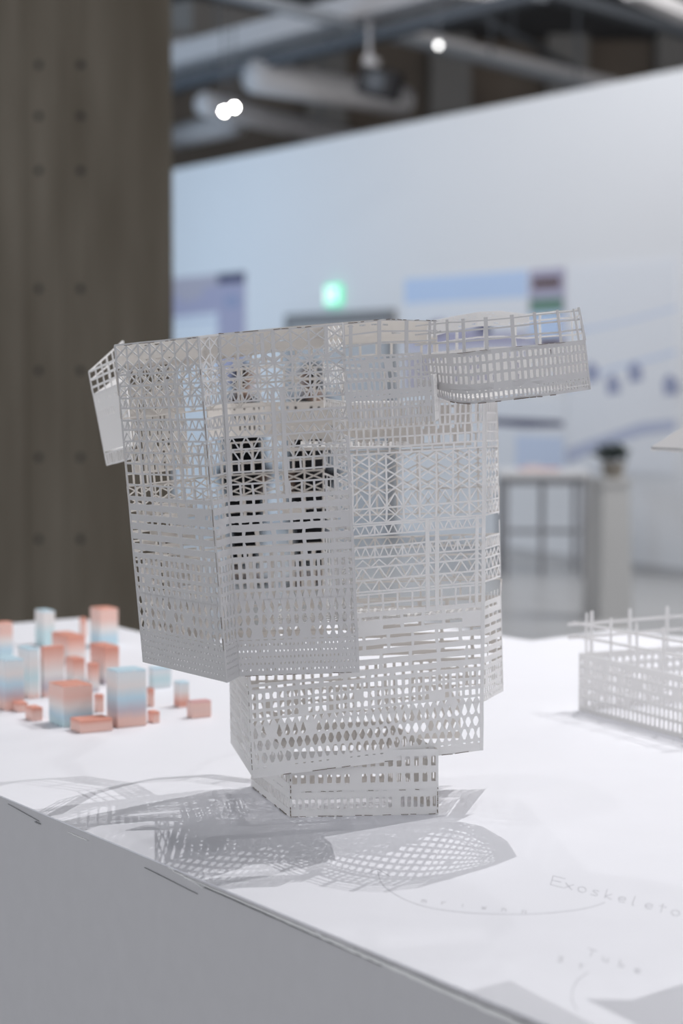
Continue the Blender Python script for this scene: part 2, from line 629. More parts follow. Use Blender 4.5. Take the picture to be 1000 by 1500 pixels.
def person(px, py_foot, rz, label, h=1.64):
    g = onz(px, py_foot, 0)
    root = empty('person', g, rz)
    tag(root, label, 'person', 'visitors beyond the tower')
    k = h / 1.64
    V = [(0, 0, .90), (0, .0, 1.05), (0, .01, 1.25), (0, .02, 1.36), (0, .01, 1.44), (0, -.01, 1.49), (0, -.015, 1.56), (0, 0, 1.60)]
    R = [(.14, .10), (.125, .09), (.15, .10), (.10, .07), (.05, .05), (.062, .072), (.075, .09), (.05, .06)]
    E = [(i, i + 1) for i in range(7)]
    for s in (-1, 1):
        b = len(V)
        V += [(s * .155, .02, 1.33), (s * .185, .03, 1.07), (s * .165, -.05, .87), (s * .15, -.06, .79)]
        R += [(.052, .052), (.041, .041), (.029, .029), (.036, .018)]
        E += [(3, b), (b, b + 1), (b + 1, b + 2), (b + 2, b + 3)]
        for q, (dy, ln) in enumerate(((-.03, .062), (-.01, .075), (.01, .07), (.028, .055))):
            c = len(V)
            V += [(s * .148, -.06 + dy, .755), (s * .143, -.065 + dy, .755 - ln * .6), (s * .135, -.068 + dy, .755 - ln)]
            R += [.010, .009, .008]
            E += [(b + 3, c), (c, c + 1), (c + 1, c + 2)]
        c = len(V)
        V += [(s * .138, -.095, .785), (s * .128, -.112, .755)]
        R += [.011, .009]
        E += [(b + 3, c), (c, c + 1)]
        b = len(V)
        V += [(s * .09, 0, .84), (s * .10, -.012, .47), (s * .10, .02, .10), (s * .105, -.03, .045), (s * .115, -.13, .03)]
        R += [(.085, .09), (.055, .06), (.038, .042), (.038, .04), (.035, .024)]
        E += [(0, b), (b, b + 1), (b + 1, b + 2), (b + 2, b + 3), (b + 3, b + 4)]
    skin_mesh('body', [(x * k, y * k, z * k) for x, y, z in V], E, R, 'skin', root)
    # coat: torso and sleeves, a little larger than the body
    V = [(0, 0, .30), (0, 0, .62), (0, 0, .90), (0, 0, 1.05), (0, .01, 1.25), (0, .02, 1.375)]
    R = [(.165, .15), (.18, .16), (.175, .15), (.155, .12), (.165, .12), (.10, .08)]
    E = [(i, i + 1) for i in range(5)]
    for s in (-1, 1):
        b = len(V)
        V += [(s * .158, .02, 1.335), (s * .186, .03, 1.07), (s * .165, -.05, .84)]
        R += [.066, .056, .047]
        E += [(5, b), (b, b + 1), (b + 1, b + 2)]
    skin_mesh('coat', [(x * k, y * k, z * k) for x, y, z in V], E, R, 'cloth', root)
    V, R, E = [(0, 0, .86)], [(.16, .12)], []
    for s in (-1, 1):
        b = len(V)
        V += [(s * .09, 0, .8), (s * .10, -.012, .47), (s * .10, .02, .09)]
        R += [(.098, .10), (.07, .075), (.058, .065)]
        E += [(0, b), (b, b + 1), (b + 1, b + 2)]
    skin_mesh('trousers', [(x * k, y * k, z * k) for x, y, z in V], E, R, 'cloth', root)
    for s in (-1, 1):
        skin_mesh('shoe', [(s * .10 * k, .045 * k, .04), (s * .105 * k, -.03 * k, .045), (s * .118 * k, -.15 * k, .033)], [(0, 1), (1, 2)], [(.042, .036), (.045, .042), (.04, .03)], 'cloth', root)
    # hair shell over the back and top of the head
    V = [(0, .055, 1.40), (0, .05, 1.50), (0, .03, 1.60), (0, -.03, 1.635)]
    skin_mesh('hair', [(x * k, y * k, z * k) for x, y, z in V], [(0, 1), (1, 2), (2, 3)], [(.07, .04), (.088, .06), (.09, .075), (.06, .045)], 'hair', root)
    for s in (-1, 1):
        m = MB(); m.lathe([(.002, -.009), (.009, -.004), (.009, .004), (.002, .009)], (s * .03 * k, -.092 * k, 1.545 * k), 8); m.build('eye', 'hair', root)
        m = MB(); m.lathe([(.004, -.028), (.014, -.012), (.014, .014), (.004, .028)], (s * .079 * k, .0, 1.53 * k), 8); m.build('ear', 'skin', root)
    m = MB(); m.quad_prism([(-.014 * k, -.088 * k, 1.505 * k), (.014 * k, -.088 * k, 1.505 * k), (0, -.092 * k, 1.55 * k)], [(-.008 * k, -.112 * k, 1.508 * k), (.008 * k, -.112 * k, 1.508 * k), (0, -.094 * k, 1.55 * k)]); m.build('nose', 'skin', root)
    m = MB(); m.box((0, -.082 * k, 1.482 * k), (.04 * k, .012, .008)); m.build('mouth', 'pink', root)
    return root


person(359, 858, math.radians(128), 'person in black clothes standing behind the lattice tower, farther from the exit door')
person(454, 862, math.radians(-128), 'person in black clothes standing before the exit door behind the lattice tower')

# ------------------------------------------------------------------ ceiling services above the partition
def ceil_bar(name, p0, p1, z, w, h, material, label, cat, round_=False, hang=0, group=None):
    a, b = onz(*p0, z), onz(*p1, z)
    root = empty(name, (a + b) / 2)
    tag(root, label, cat, group)
    m = MB()
    if round_:
        m.tube(a, b, w / 2, None, 18)
    else:
        m.beam(a, b, w, h)
    o = wchild(m, 'run', material, root, round_)
    for q in range(hang):
        p = a.lerp(b, (q + .5) / hang)
        m = MB()
        m.tube(p + Vector((0, 0, h / 2)), Vector((p.x, p.y, 6.2)), .012)
        wchild(m, 'hanger_rod', 'darksteel', root)
    return root


ceil_bar('cable_channel', (120, 162), (790, -8), 4.75, .18, .10, 'darksteel', 'dark steel channel crossing under the ceiling from the pillar', 'channel', hang=4)
ceil_bar('concrete_beam', (130, 128), (700, -22), 5.0, .75, .22, 'duct', 'broad pale beam running above the dark steel channel', 'beam')
ceil_bar('cable_channel', (300, -20), (900, 138), 4.85, .12, .09, 'steel', 'grey steel channel sloping down toward the partition top', 'channel', hang=4)
ceil_bar('lighting_track', (588, 52), (890, 124), 5.08, .26, .12, 'duct', 'pale lighting track with a small lamp below the grey channel', 'track', hang=3)
ceil_bar('air_duct', (372, 112), (590, 148), 4.6, .34, .3, 'duct', 'short pale round air duct beside the black loudspeaker', 'duct', True, hang=2)
ceil_bar('air_duct', (300, 152), (520, 206), 4.45, .26, .3, 'duct', 'lower pale air duct running behind the bright lamp', 'duct', True, hang=2)
ceil_bar('air_duct', (240, 205), (345, 180), 4.5, .30, .3, 'duct', 'short pale duct end near the pillar', 'duct', True)
ceil_bar('cable_channel', (790, -14), (1010, 50), 4.98, .16, .1, 'darksteel', 'dark steel channel near the upper corner above the partition', 'channel', hang=2)
ceil_bar('lighting_track', (925, -14), (1010, 24), 4.6, .16, .12, 'duct', 'pale lighting track end at the upper corner', 'track')
ceil_bar('concrete_beam', (250, 30), (420, 60), 5.6, .7, .4, 'rear2', 'grey concrete beam high above the dark channel', 'beam')
ceil_bar('sprinkler_pipe', (640, -10), (860, 110), 5.3, .08, .1, 'darksteel', 'thin dark sprinkler pipe under the ceiling', 'pipe', True)
ceil_bar('air_duct', (180, 80), (330, 70), 5.2, .3, .3, 'duct', 'pale duct stub high beside the pillar', 'duct', True)

sp = empty('loudspeaker', at(556, 122, 19.5))
tag(sp, 'black loudspeaker hung under the ceiling beside the air duct', 'loudspeaker')
R3 = Matrix.Rotation(math.radians(-18), 3, 'Z') @ Matrix.Rotation(math.radians(14), 3, 'Y')
m = MB(); m.box((0, 0, 0), (.36, .3, .26), R3); bevel(m.build('cabinet', 'black', sp), .02)
m = MB(); m.box(R3 @ Vector((-.12, -.02, .17)), (.1, .2, .1), R3); m.build('bracket', 'duct', sp)
m = MB(); m.tube((-.1, 0, .2), (-.1, 0, 6.2 - sp.location.z), .02); m.build('hanger_rod', 'duct', sp)
m = MB(); m.tube(R3 @ Vector((0, -.15, 0)), R3 @ Vector((0, -.158, 0)), .09, .09, 20); m.build('speaker_cone', 'darksteel', sp)


def lamp(px, py, d, r, ln, dirv, label, glow='lamp'):
    c = at(px, py, d)
    root = empty('spot_lamp', c)
    tag(root, label, 'lamp', 'lamps on the ceiling tracks')
    dv = Vector(dirv).normalized()
    m = MB(); m.tube((0, 0, 0), -dv * ln, r * 1.5, r * 1.3, 20); m.build('lamp_head', 'duct', root, True)
    m = MB(); m.tube(dv * .001, dv * .012, r, r, 20); m.build('lens', glow, root)
    m = MB(); m.tube(-dv * ln * .5 + Vector((0, 0, r * .8)), Vector((0, 0, 6.2 - c.z)) - dv * ln * .5, .008); m.build('stem', 'darksteel', root)
    return root


lamp(328, 163, 18.5, .020, .10, (.15, -1, -.35), 'bright spot lamp of the glowing pair, the one closer to the pillar')
lamp(343, 157, 18.5, .020, .10, (.15, -1, -.35), 'bright spot lamp of the glowing pair, the one farther from the pillar')
lamp(642, 66, 18.0, .022, .14, (0, -1, -.5), 'small faint spot lamp on the pale lighting track', 'dimlamp')

# ================================================================== THE DISPLAY TABLE
A_ = on_table(0, 1165)
B_ = on_table(800, 1500)
dr = (B_ - A_)
left_end = A_ - dr * 0.85
front_end = B_ + dr * 0.75
outline = [left_end, Vector((-1.25, 3.75, TABLE_Z)), on_table(-40, 918), on_table(117, 905), on_table(285, 945), on_table(520, 897), on_table(778, 938.5),
           on_table(905, 922), on_table(1080, 944), Vector((1.7, 3.1, TABLE_Z)), Vector((1.7, front_end.y, TABLE_Z)), front_end]
table = empty('display_plinth', Vector((0, 2.6, 0)))
tag(table, 'large white display plinth with a zigzag rear edge carrying the models', 'plinth')


def tchild(m, name, material, smooth=False, parent=None):
    o = m.build(name, material, None, smooth)
    o.parent = table
    o.matrix_parent_inverse = Matrix.Translation(-Vector(table.location))
    return o


TH = 0.0016
m = MB()
m.quad_prism([p.copy() for p in outline][::-1], [p - Vector((0, 0, TH)) for p in outline][::-1])
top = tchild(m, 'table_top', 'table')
cx = sum((p.x for p in outline)) / len(outline)
cy = sum((p.y for p in outline)) / len(outline)
side_nrm = Vector((dr.y, -dr.x, 0)).normalized()
if side_nrm.y > 0:
    side_nrm = -side_nrm
# front board of the plinth, set a little back under the top
m = MB()
a, b = left_end + Vector((0, 0, -TH)), front_end + Vector((0, 0, -TH))
ins = -side_nrm * 0.0006
m.quad_prism([a + ins, b + ins, Vector((b.x, b.y, 0)) + ins, Vector((a.x, a.y, 0)) + ins],
             [a + ins * 4, b + ins * 4, Vector((b.x, b.y, 0)) + ins * 4, Vector((a.x, a.y, 0)) + ins * 4])
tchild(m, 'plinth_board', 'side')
inner = [Vector((p.x * .96 + cx * .04, p.y * .96 + cy * .04, 0)) for p in outline]
inner[0] = left_end - side_nrm * .03 + dr * .05
inner[-1] = front_end - side_nrm * .03 - dr * .05
m = MB()
m.quad_prism([Vector((p.x, p.y, TABLE_Z - TH)) for p in inner][::-1], [Vector((p.x, p.y, 0)) for p in inner][::-1])
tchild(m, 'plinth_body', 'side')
# worn edge: peeled paint slivers and little cracks along the front edge
du = dr.normalized()


def edge_pt(px, below, out=0.0008):
    """a place on the front edge face under the tabletop rim at column px"""
    t = (px - 0) / 800.0
    lo, hi = -0.5, 1.7
    for _ in range(40):
        mid = (lo + hi) / 2
        p = A_ + dr * mid
        q = 500 + F * p.x / (p.y * CP - (p.z - CAM_Z) * SP)
        if q < px:
            lo = mid
        else:
            hi = mid
    return A_ + dr * lo + side_nrm * out - Vector((0, 0, below))


def sliver(px0, px1, b0, th, wob, material, name, out=0.0012, n=26):
    m = MB()
    up, dn = [], []
    for k in range(n + 1):
        t = k / n
        px = px0 + (px1 - px0) * t
        w = math.sin(math.pi * t) ** .4
        y = b0(t) + random.uniform(-wob, wob)
        up.append(edge_pt(px, max(0.0003, y - th(t) * w * random.uniform(.6, 1)), out))
        dn.append(edge_pt(px, y + th(t) * w * random.uniform(.6, 1), out))
    poly = up + dn[::-1]
    k = len(up)
    for j in range(k - 1):
        f = [up[j], up[j + 1], dn[j + 1], dn[j]]
        m.quad_prism(f, [p - side_nrm * (out + .0004) for p in f])
    return tchild(m, name, material)


sliver(235, 860, lambda t: .0014 + .0026 * t, lambda t: .0007 + .0022 * t, .0003, 'band', 'worn_strip', .0010, 70)
sliver(255, 850, lambda t: .0034 + .0062 * t, lambda t: .0007 + .0026 * t, .0005, 'chip', 'peeled_paint', .0016, 70)
sliver(246, 300, lambda t: .001 + .006 * t, lambda t: .0006, .0008, 'chip', 'peeled_paint', .0018, 24)
sliver(100, 130, lambda t: .009, lambda t: .0005, .0005, 'chip', 'peeled_paint', .0014, 10)
sliver(300, 560, lambda t: .0058 + .003 * t, lambda t: .00016, .0002, 'crack', 'crack', .0020, 40)
sliver(520, 800, lambda t: .0040 + .0014 * t, lambda t: .00025, .0002, 'crack', 'crack', .0022, 40)
sliver(12, 58, lambda t: .006 + .005 * t, lambda t: .00014, .0001, 'crack', 'crack', .0012, 10)
sliver(51, 60, lambda t: .0135, lambda t: .0009, .0003, 'crack', 'crack', .0014, 5)
sliver(212, 290, lambda t: .012 + .004 * t, lambda t: .00009, .0001, 'crack', 'crack', .0014, 20)


# ------------------------------------------------------------------ pencil writing on the tabletop
def strokes(name, label, lines, w=0.00045):
    m = MB()
    for ln in lines:
        for p, q in zip(ln, ln[1:]):
            d = q - p
            d.z = 0
            if d.length < 1e-6:
                continue
            s = Vector((-d.y, d.x, 0)).normalized() * (w / 2)
            e = d.normalized() * (w * .3)
            z0, z1 = Vector((0, 0, .00005)), Vector((0, 0, .0002))
            f = [p - e - s, q + e - s, q + e + s, p - e + s]
            m.quad_prism([x + z1 for x in f], [x + z0 for x in f])
    o = m.build(name, 'pencil')
    tag(o, label, 'writing', 'pencil notes on the tabletop')
    return o


GLYPH = {
    'E': [[(.9, 1), (0, 1), (0, 0), (.9, 0)], [(0, .52), (.7, .52)]],
    'x': [[(0, .6), (.6, 0)], [(.6, .6), (0, 0)]],
    'o': [[(.3 + .3 * math.cos(t * .5236), .3 + .3 * math.sin(t * .5236)) for t in range(13)]],
    's': [[(.55, .55), (.2, .6), (.1, .45), (.45, .25), (.45, .05), (0, .02)]],
    'k': [[(.05, 1), (.05, 0)], [(.5, .6), (.05, .25), (.55, 0)]],
    'e': [[(.05, .3), (.55, .33), (.5, .55), (.2, .6), (.02, .35), (.15, .03), (.55, .08)]],
    'l': [[(.15, 1), (.1, .05), (.25, 0)]],
    't': [[(.25, .95), (.25, 0)], [(0, .65), (.55, .65)]],
    'n': [[(0, .6), (0, 0)], [(0, .45), (.3, .6), (.5, .45), (.5, 0)]],
    'm': [[(0, .6), (0, 0)], [(0, .45), (.2, .6), (.3, .4), (.3, 0)], [(.3, .45), (.5, .6), (.6, .4), (.6, 0)]],
    'r': [[(0, .6), (0, 0)], [(0, .4), (.25, .6), (.45, .55)]],
    'i': [[(.1, .55), (.1, 0)]],
    'w': [[(0, .55), (.12, 0), (.28, .4), (.42, 0), (.55, .55)]],
    'T': [[(0, 1), (.9, 1)], [(.45, 1), (.4, 0)]],
    'u': [[(0, .6), (.05, .1), (.3, 0), (.5, .2), (.5, .6)], [(.5, .3), (.55, 0)]],
    'b': [[(.05, 1), (.05, 0), (.4, .05), (.5, .3), (.3, .5), (.05, .35)]],
    'S': [[(.7, .9), (.35, 1), (.1, .8), (.6, .4), (.5, .05), (.05, .05)]],
}


def word(text, p0, p1, hpx, label):
    """letters along the tabletop from pixel p0 to p1, tall as hpx pixels"""
    out = []
    n = len(text)
    for k, ch in enumerate(text):
        t = k / max(1, n - 1)
        x, y = p0[0] + (p1[0] - p0[0]) * t, p0[1] + (p1[1] - p0[1]) * t
        slope = (p1[1] - p0[1]) / max(1.0, (p1[0] - p0[0]))
        for g in GLYPH[ch]:
            out.append([on_table(x + gx * hpx * 1.5 + gy * hpx * .3, y + gx * hpx * 1.5 * slope - gy * hpx) for gx, gy in g])
    return strokes('pencil_word', label, out)


word('Exoskeleto', (806, 1296), (982, 1340), 13, 'pencilled word Exoskeleto written along the tabletop')
word('mriwnn', (617, 1322), (764, 1338), 7, 'short pencilled letters spaced along the drawn curve')
word('Tube', (858, 1399), (928, 1424), 10, 'faint pencilled word Tube near the small dark shadow')
word('St', (815, 1408), (846, 1418), 8, 'two faint pencilled letters beside the word Tube')
arc = [(553, 1276), (556, 1288), (563, 1299), (578, 1310), (600, 1321), (630, 1330), (670, 1336), (720, 1339), (780, 1339), (830, 1335), (865, 1329), (886, 1322)]
fine = []
for i in range(len(arc) - 1):
    p0 = arc[max(0, i - 1)]; p1 = arc[i]; p2 = arc[i + 1]; p3 = arc[min(len(arc) - 1, i + 2)]
    for k in range(6):
        t = k / 6
        fine.append(tuple(.5 * (2 * p1[j] + (p2[j] - p0[j]) * t + (2 * p0[j] - 5 * p1[j] + 4 * p2[j] - p3[j]) * t * t + (3 * p1[j] - p0[j] - 3 * p2[j] + p3[j]) * t ** 3) for j in (0, 1)))
fine.append(arc[-1])
strokes('pencil_arrow', 'long curved pencil arrow pointing at the tower', [[on_table(*p) for p in fine], [on_table(537, 1279), on_table(553, 1273), on_table(571, 1284)]])
strokes('pencil_curve', 'faint pencil curve beside the small dark shadow', [[on_table(x, y) for x, y in ((862, 1424), (845, 1436), (838, 1450), (837, 1466), (845, 1480))]], .0004)

# ------------------------------------------------------------------ coloured blocks
OR, OP = (0.74, 0.33, 0.25), (0.83, 0.55, 0.48)
WH, WB = (0.80, 0.76, 0.74), (0.75, 0.79, 0.81)
BL, BG = (0.52, 0.70, 0.80), (0.58, 0.75, 0.78)
PU = (0.56, 0.50, 0.55)
PAL = {
    'O': ramp_mat('block_orange', [(0, OP), (.55, OP), (.9, OR), (1, OR)]),
    'OW': ramp_mat('block_orange_to_white', [(0, PU), (.25, WH), (.6, OP), (.9, OR), (1, OR)]),
    'OWB': ramp_mat('block_orange_white_blue', [(0, BG), (.25, BL), (.48, WH), (.72, OP), (.97, OP), (1, OR)]),
    'OWP': ramp_mat('block_orange_white_mauve', [(0, OP), (.2, PU), (.45, WH), (.75, OP), (1, OR)]),
    'BWG': ramp_mat('block_blue_white_green', [(0, OP), (.15, WH), (.4, BG), (.7, WH), (.96, WB), (1, BL)]),
    'BWO': ramp_mat('block_blue_white_orange', [(0, OP), (.14, OP), (.3, PU), (.5, BL), (.72, WH), (.96, WB), (1, BL)]),
    'WG': ramp_mat('block_white_green', [(0, BG), (.35, BG), (.7, WH), (.95, WH), (1, BL)]),
    'BG': ramp_mat('block_pale_blue', [(0, WB), (.4, BG), (.8, WB), (1, BL)]),
    'BO': ramp_mat('block_blue_orange', [(0, OP), (.15, OR), (.35, OP), (.6, WH), (.9, WB), (1, BL)]),
    'P': ramp_mat('block_pink', [(0, OP), (.5, (.80, .56, .50)), (.85, OP), (1, (.66, .36, .36))]),
}
BLOCKS = [
    (47, 64, 80, 895, 948, 'WG', 'slim white and pale green block standing alone at the rear of the cluster'),
    (128, 147, 172, 892, 950, 'OWB', 'tall block fading from orange top to blue foot at the rear'),
    (115, 121, 127, 905, 932, 'O', 'small orange block half hidden at the rear beside the tall orange-topped block'),
    (-10, 0, 18, 912, 966, 'OWB', 'orange and blue block cut by the picture edge at the rear'),
    (68, 100, 124, 932, 975, 'OW', 'wide orange block with a long flat top in the middle of the cluster'),
    (126, 153, 174, 947, 1003, 'OW', 'square orange block in the middle, before the tall orange-topped block'),
    (58, 64, 93, 947, 1022, 'OWP', 'tall orange, white and mauve block behind the blue-topped white ones'),
    (20, 42, 57, 950, 1024, 'BWG', 'tall white block with blue top touching the orange, white and mauve one'),
    (-12, 8, 34, 966, 1042, 'BWO', 'big blue-white block with orange foot at the picture edge'),
    (92, 108, 124, 965, 1004, 'OW', 'narrow orange and white block behind the square orange-topped front block'),
    (125, 134, 145, 972, 1014, 'OW', 'slender orange block between the cluster middle and the tall blue-topped block'),
    (64, 93, 134, 1005, 1066, 'OWB', 'square orange-topped block with blue lower corner in the front row'),
    (98, 118, 163, 1056, 1075, 'O', 'flat orange block lying frontmost of the cluster'),
    (152, 172, 213, 982, 1067, 'BWO', 'tall blue-topped block with orange foot in the front row'),
    (33, 47, 62, 1037, 1057, 'O', 'low flat orange block beside the square orange-topped front block'),
    (13, 26, 40, 1030, 1044, 'O', 'thin low orange block under the big blue-white block'),
    (136, 143, 152, 1018, 1044, 'O', 'little orange block peeking out behind the tall blue-topped block'),
    (214, 219, 226, 1009, 1036, 'O', 'narrow orange block just behind the tall blue-topped front block'),
    (214, 224, 234, 1043, 1060, 'O', 'low orange block at the foot of the tall blue-topped block'),
    (216, 224, 250, 978, 1009, 'BG', 'pale blue block under the corner of the tower'),
    (253, 262, 277, 999, 1037, 'BO', 'small blue-topped orange block standing apart near the tower'),
    (272, 281, 309, 1028, 1053, 'P', 'low pink block lying apart, closest to the tower'),
]
for (xl, xc, xr, yt, yb, pal, label) in BLOCKS:
    c = on_table(xc, yb)
    k = c.y / F
    th = math.radians(30)
    wR = (xr - xc) * k / math.cos(th)
    wL = (xc - xl) * k / math.sin(th)
    h = (yb - yt) * k
    m = MB()
    m.box((wR / 2, wL / 2, h / 2), (wR, wL, h))
    o = m.build('gradient_block', PAL[pal])
    o.location = c + Vector((0, 0, .0003))
    o.rotation_euler = (0, 0, th)
    bevel(o, .0012, 2)
    tag(o, label, 'block', 'coloured blocks on the table')


# ================================================================== LATTICE SHEETS
class Ribbon:
    def __init__(self, top, bot):
        self.t = [at(*p) if not isinstance(p, Vector) else p for p in top]
        self.b = [at(*p) if not isinstance(p, Vector) else p for p in bot]
        k = [0.0]
        for i in range(len(top) - 1):
            k.append(k[-1] + ((self.t[i + 1] - self.t[i]).length + (self.b[i + 1] - self.b[i]).length) / 2)
        self.k = k
        self.L = k[-1]
        self.H = sum((p - q).length for p, q in zip(self.t, self.b)) / len(top)
        self.n = []
        for i in range(len(top) - 1):
            e = (self.t[i + 1] - self.t[i]) + (self.b[i + 1] - self.b[i])
            dn = (self.b[i] - self.t[i]) + (self.b[i + 1] - self.t[i + 1])
            self.n.append(e.cross(dn).normalized() * -1)

    def S(self, x, y, o=0.0):
        x_ = min(max(x, 0.0), self.L)
        i = 0
        while i < len(self.k) - 2 and x_ > self.k[i + 1]:
            i += 1
        f = (x - self.k[i]) / (self.k[i + 1] - self.k[i])
        v = y / self.H
        p = self.t[i].lerp(self.t[i + 1], f).lerp(self.b[i].lerp(self.b[i + 1], f), v) if 0 <= f <= 1 else (self.t[i] + (self.t[i + 1] - self.t[i]) * f).lerp(self.b[i] + (self.b[i + 1] - self.b[i]) * f, v)
        return p + self.n[i] * o


TH_P = 0.0009          # card thickness


class Sheet:
    def __init__(self, rib):
        self.r = rib
        self.v, self.f = [], []
        self.lay = 0

    def bar(self, a, b, w, o=None, wob=0.00018):
        """a strip of card from a to b (sheet metres)"""
        r = self.r
        if o is None:
            self.lay = (self.lay + 1) % 5
            o = (self.lay - 2) * 0.00006
        ax, ay = a
        bx, by = b
        ln = math.hypot(bx - ax, by - ay)
        if ln < 1e-6:
            return
        cuts = [0.0, 1.0]
        if abs(bx - ax) > 1e-6:
            for k in r.k[1:-1]:
                t = (k - ax) / (bx - ax)
                if 0.001 < t < 0.999:
                    cuts.append(t)
        nseg = int(ln / 0.03)
        for k in range(1, nseg):
            cuts.append(k / nseg)
        cuts.sort()
        px, py = -(by - ay) / ln * w / 2, (bx - ax) / ln * w / 2
        i0 = len(self.v)
        for t in cuts:
            x, y = ax + (bx - ax) * t + random.gauss(0, wob), ay + (by - ay) * t + random.gauss(0, wob)
            o1 = o + random.gauss(0, wob * .6)
            self.v += [r.S(x + px, y + py, o1 + TH_P / 2), r.S(x - px, y - py, o1 + TH_P / 2), r.S(x - px, y - py, o1 - TH_P / 2), r.S(x + px, y + py, o1 - TH_P / 2)]
        n = len(cuts)
        for j in range(n - 1):
            a0 = i0 + j * 4
            for q in range(4):
                q2 = (q + 1) % 4
                self.f.append((a0 + q, a0 + q2, a0 + 4 + q2, a0 + 4 + q))
        self.f.append((i0, i0 + 3, i0 + 2, i0 + 1))
        e = i0 + (n - 1) * 4
        self.f.append((e, e + 1, e + 2, e + 3))

    def cell(self, x0, x1, y0, y1, hole):
        """a rectangle of card with a hole given by 8 points in -1..1 cell units, or None for solid"""
        r = self.r
        cx, cy, hx, hy = (x0 + x1) / 2, (y0 + y1) / 2, (x1 - x0) / 2, (y1 - y0) / 2
        outer = [(1, 0), (1, 1), (0, 1), (-1, 1), (-1, 0), (-1, -1), (0, -1), (1, -1)]
        i = len(self.v)
        t = TH_P / 2
        O = [(cx + a * hx, cy + b * hy) for a, b in outer]
        self.v += [r.S(x, y, t) for x, y in O] + [r.S(x, y, -t) for x, y in O]
        if hole is None:
            self.f.append(tuple(range(i, i + 8)))
            self.f.append(tuple(range(i + 15, i + 7, -1)))
            for a in range(8):
                b = (a + 1) % 8
                self.f.append((i + a, i + 8 + a, i + 8 + b, i + b))
            return
        j = len(self.v)
        g = lambda: random.gauss(0, .03)
        Hh = [(cx + (a + g()) * hx, cy + (b + g()) * hy) for a, b in hole]
        self.v += [r.S(x, y, t) for x, y in Hh] + [r.S(x, y, -t) for x, y in Hh]
        for a in range(8):
            b = (a + 1) % 8
            self.f.append((i + a, i + b, j + b, j + a))
            self.f.append((i + 8 + b, i + 8 + a, j + 8 + a, j + 8 + b))
            self.f.append((j + a, j + b, j + 8 + b, j + 8 + a))
            self.f.append((i + b, i + a, i + 8 + a, i + 8 + b))

    def build(self, name, parent, material='paper'):
        if not self.v:
            return None
        return mesh_obj(name, self.v, self.f, material, parent)


def h_rect(fx, fy, c=.25):
    # chamfered rectangle, 8 points beginning near (1,0)
    cx_, cy_ = fx * (1 - c * .5), fy * (1 - c)
    return [(fx, 0), (cx_ if c else fx, fy), (0, fy), (-cx_, fy), (-fx, 0), (-cx_, -fy), (0, -fy), (cx_, -fy)] if False else \
        [(fx, fy * .78), (fx * .8, fy), (-fx * .8, fy), (-fx, fy * .78), (-fx, -fy * .78), (-fx * .8, -fy), (fx * .8, -fy), (fx, -fy * .78)][-1:] + \
        [(fx, fy * .78), (fx * .8, fy), (-fx * .8, fy), (-fx, fy * .78), (-fx, -fy * .78), (-fx * .8, -fy), (fx * .8, -fy)]


def h_slot(fx, fy):
    return [(fx, -fy), (fx, fy), (fx * .3, fy), (-fx * .3, fy), (-fx, fy), (-fx, -fy), (-fx * .3, -fy), (fx * .3, -fy)]


def h_hex(fx, fy):
    return [(fx, -.12 * fy), (fx, .12 * fy), (fx * .4, fy), (-fx * .4, fy), (-fx, .12 * fy), (-fx, -.12 * fy), (-fx * .4, -fy), (fx * .4, -fy)]


def h_tear(fx, fy):
    return [(fx * .75, -.05 * fy), (fx, .4 * fy), (fx * .45, fy), (-fx * .45, fy), (-fx, .4 * fy), (-fx * .75, -.05 * fy), (-fx * .12, -fy), (fx * .12, -fy)]


def h_tri(fx, fy, s=1):
    p = [(fx * .5, 0), (fx * .1, fy), (0, fy), (-fx * .1, fy), (-fx * .5, 0), (-fx, -fy), (0, -fy), (fx, -fy)]
    return p


HOLE = {'rect': h_rect, 'slot': h_slot, 'hex': h_hex, 'tear': h_tear, 'tri': h_tri}


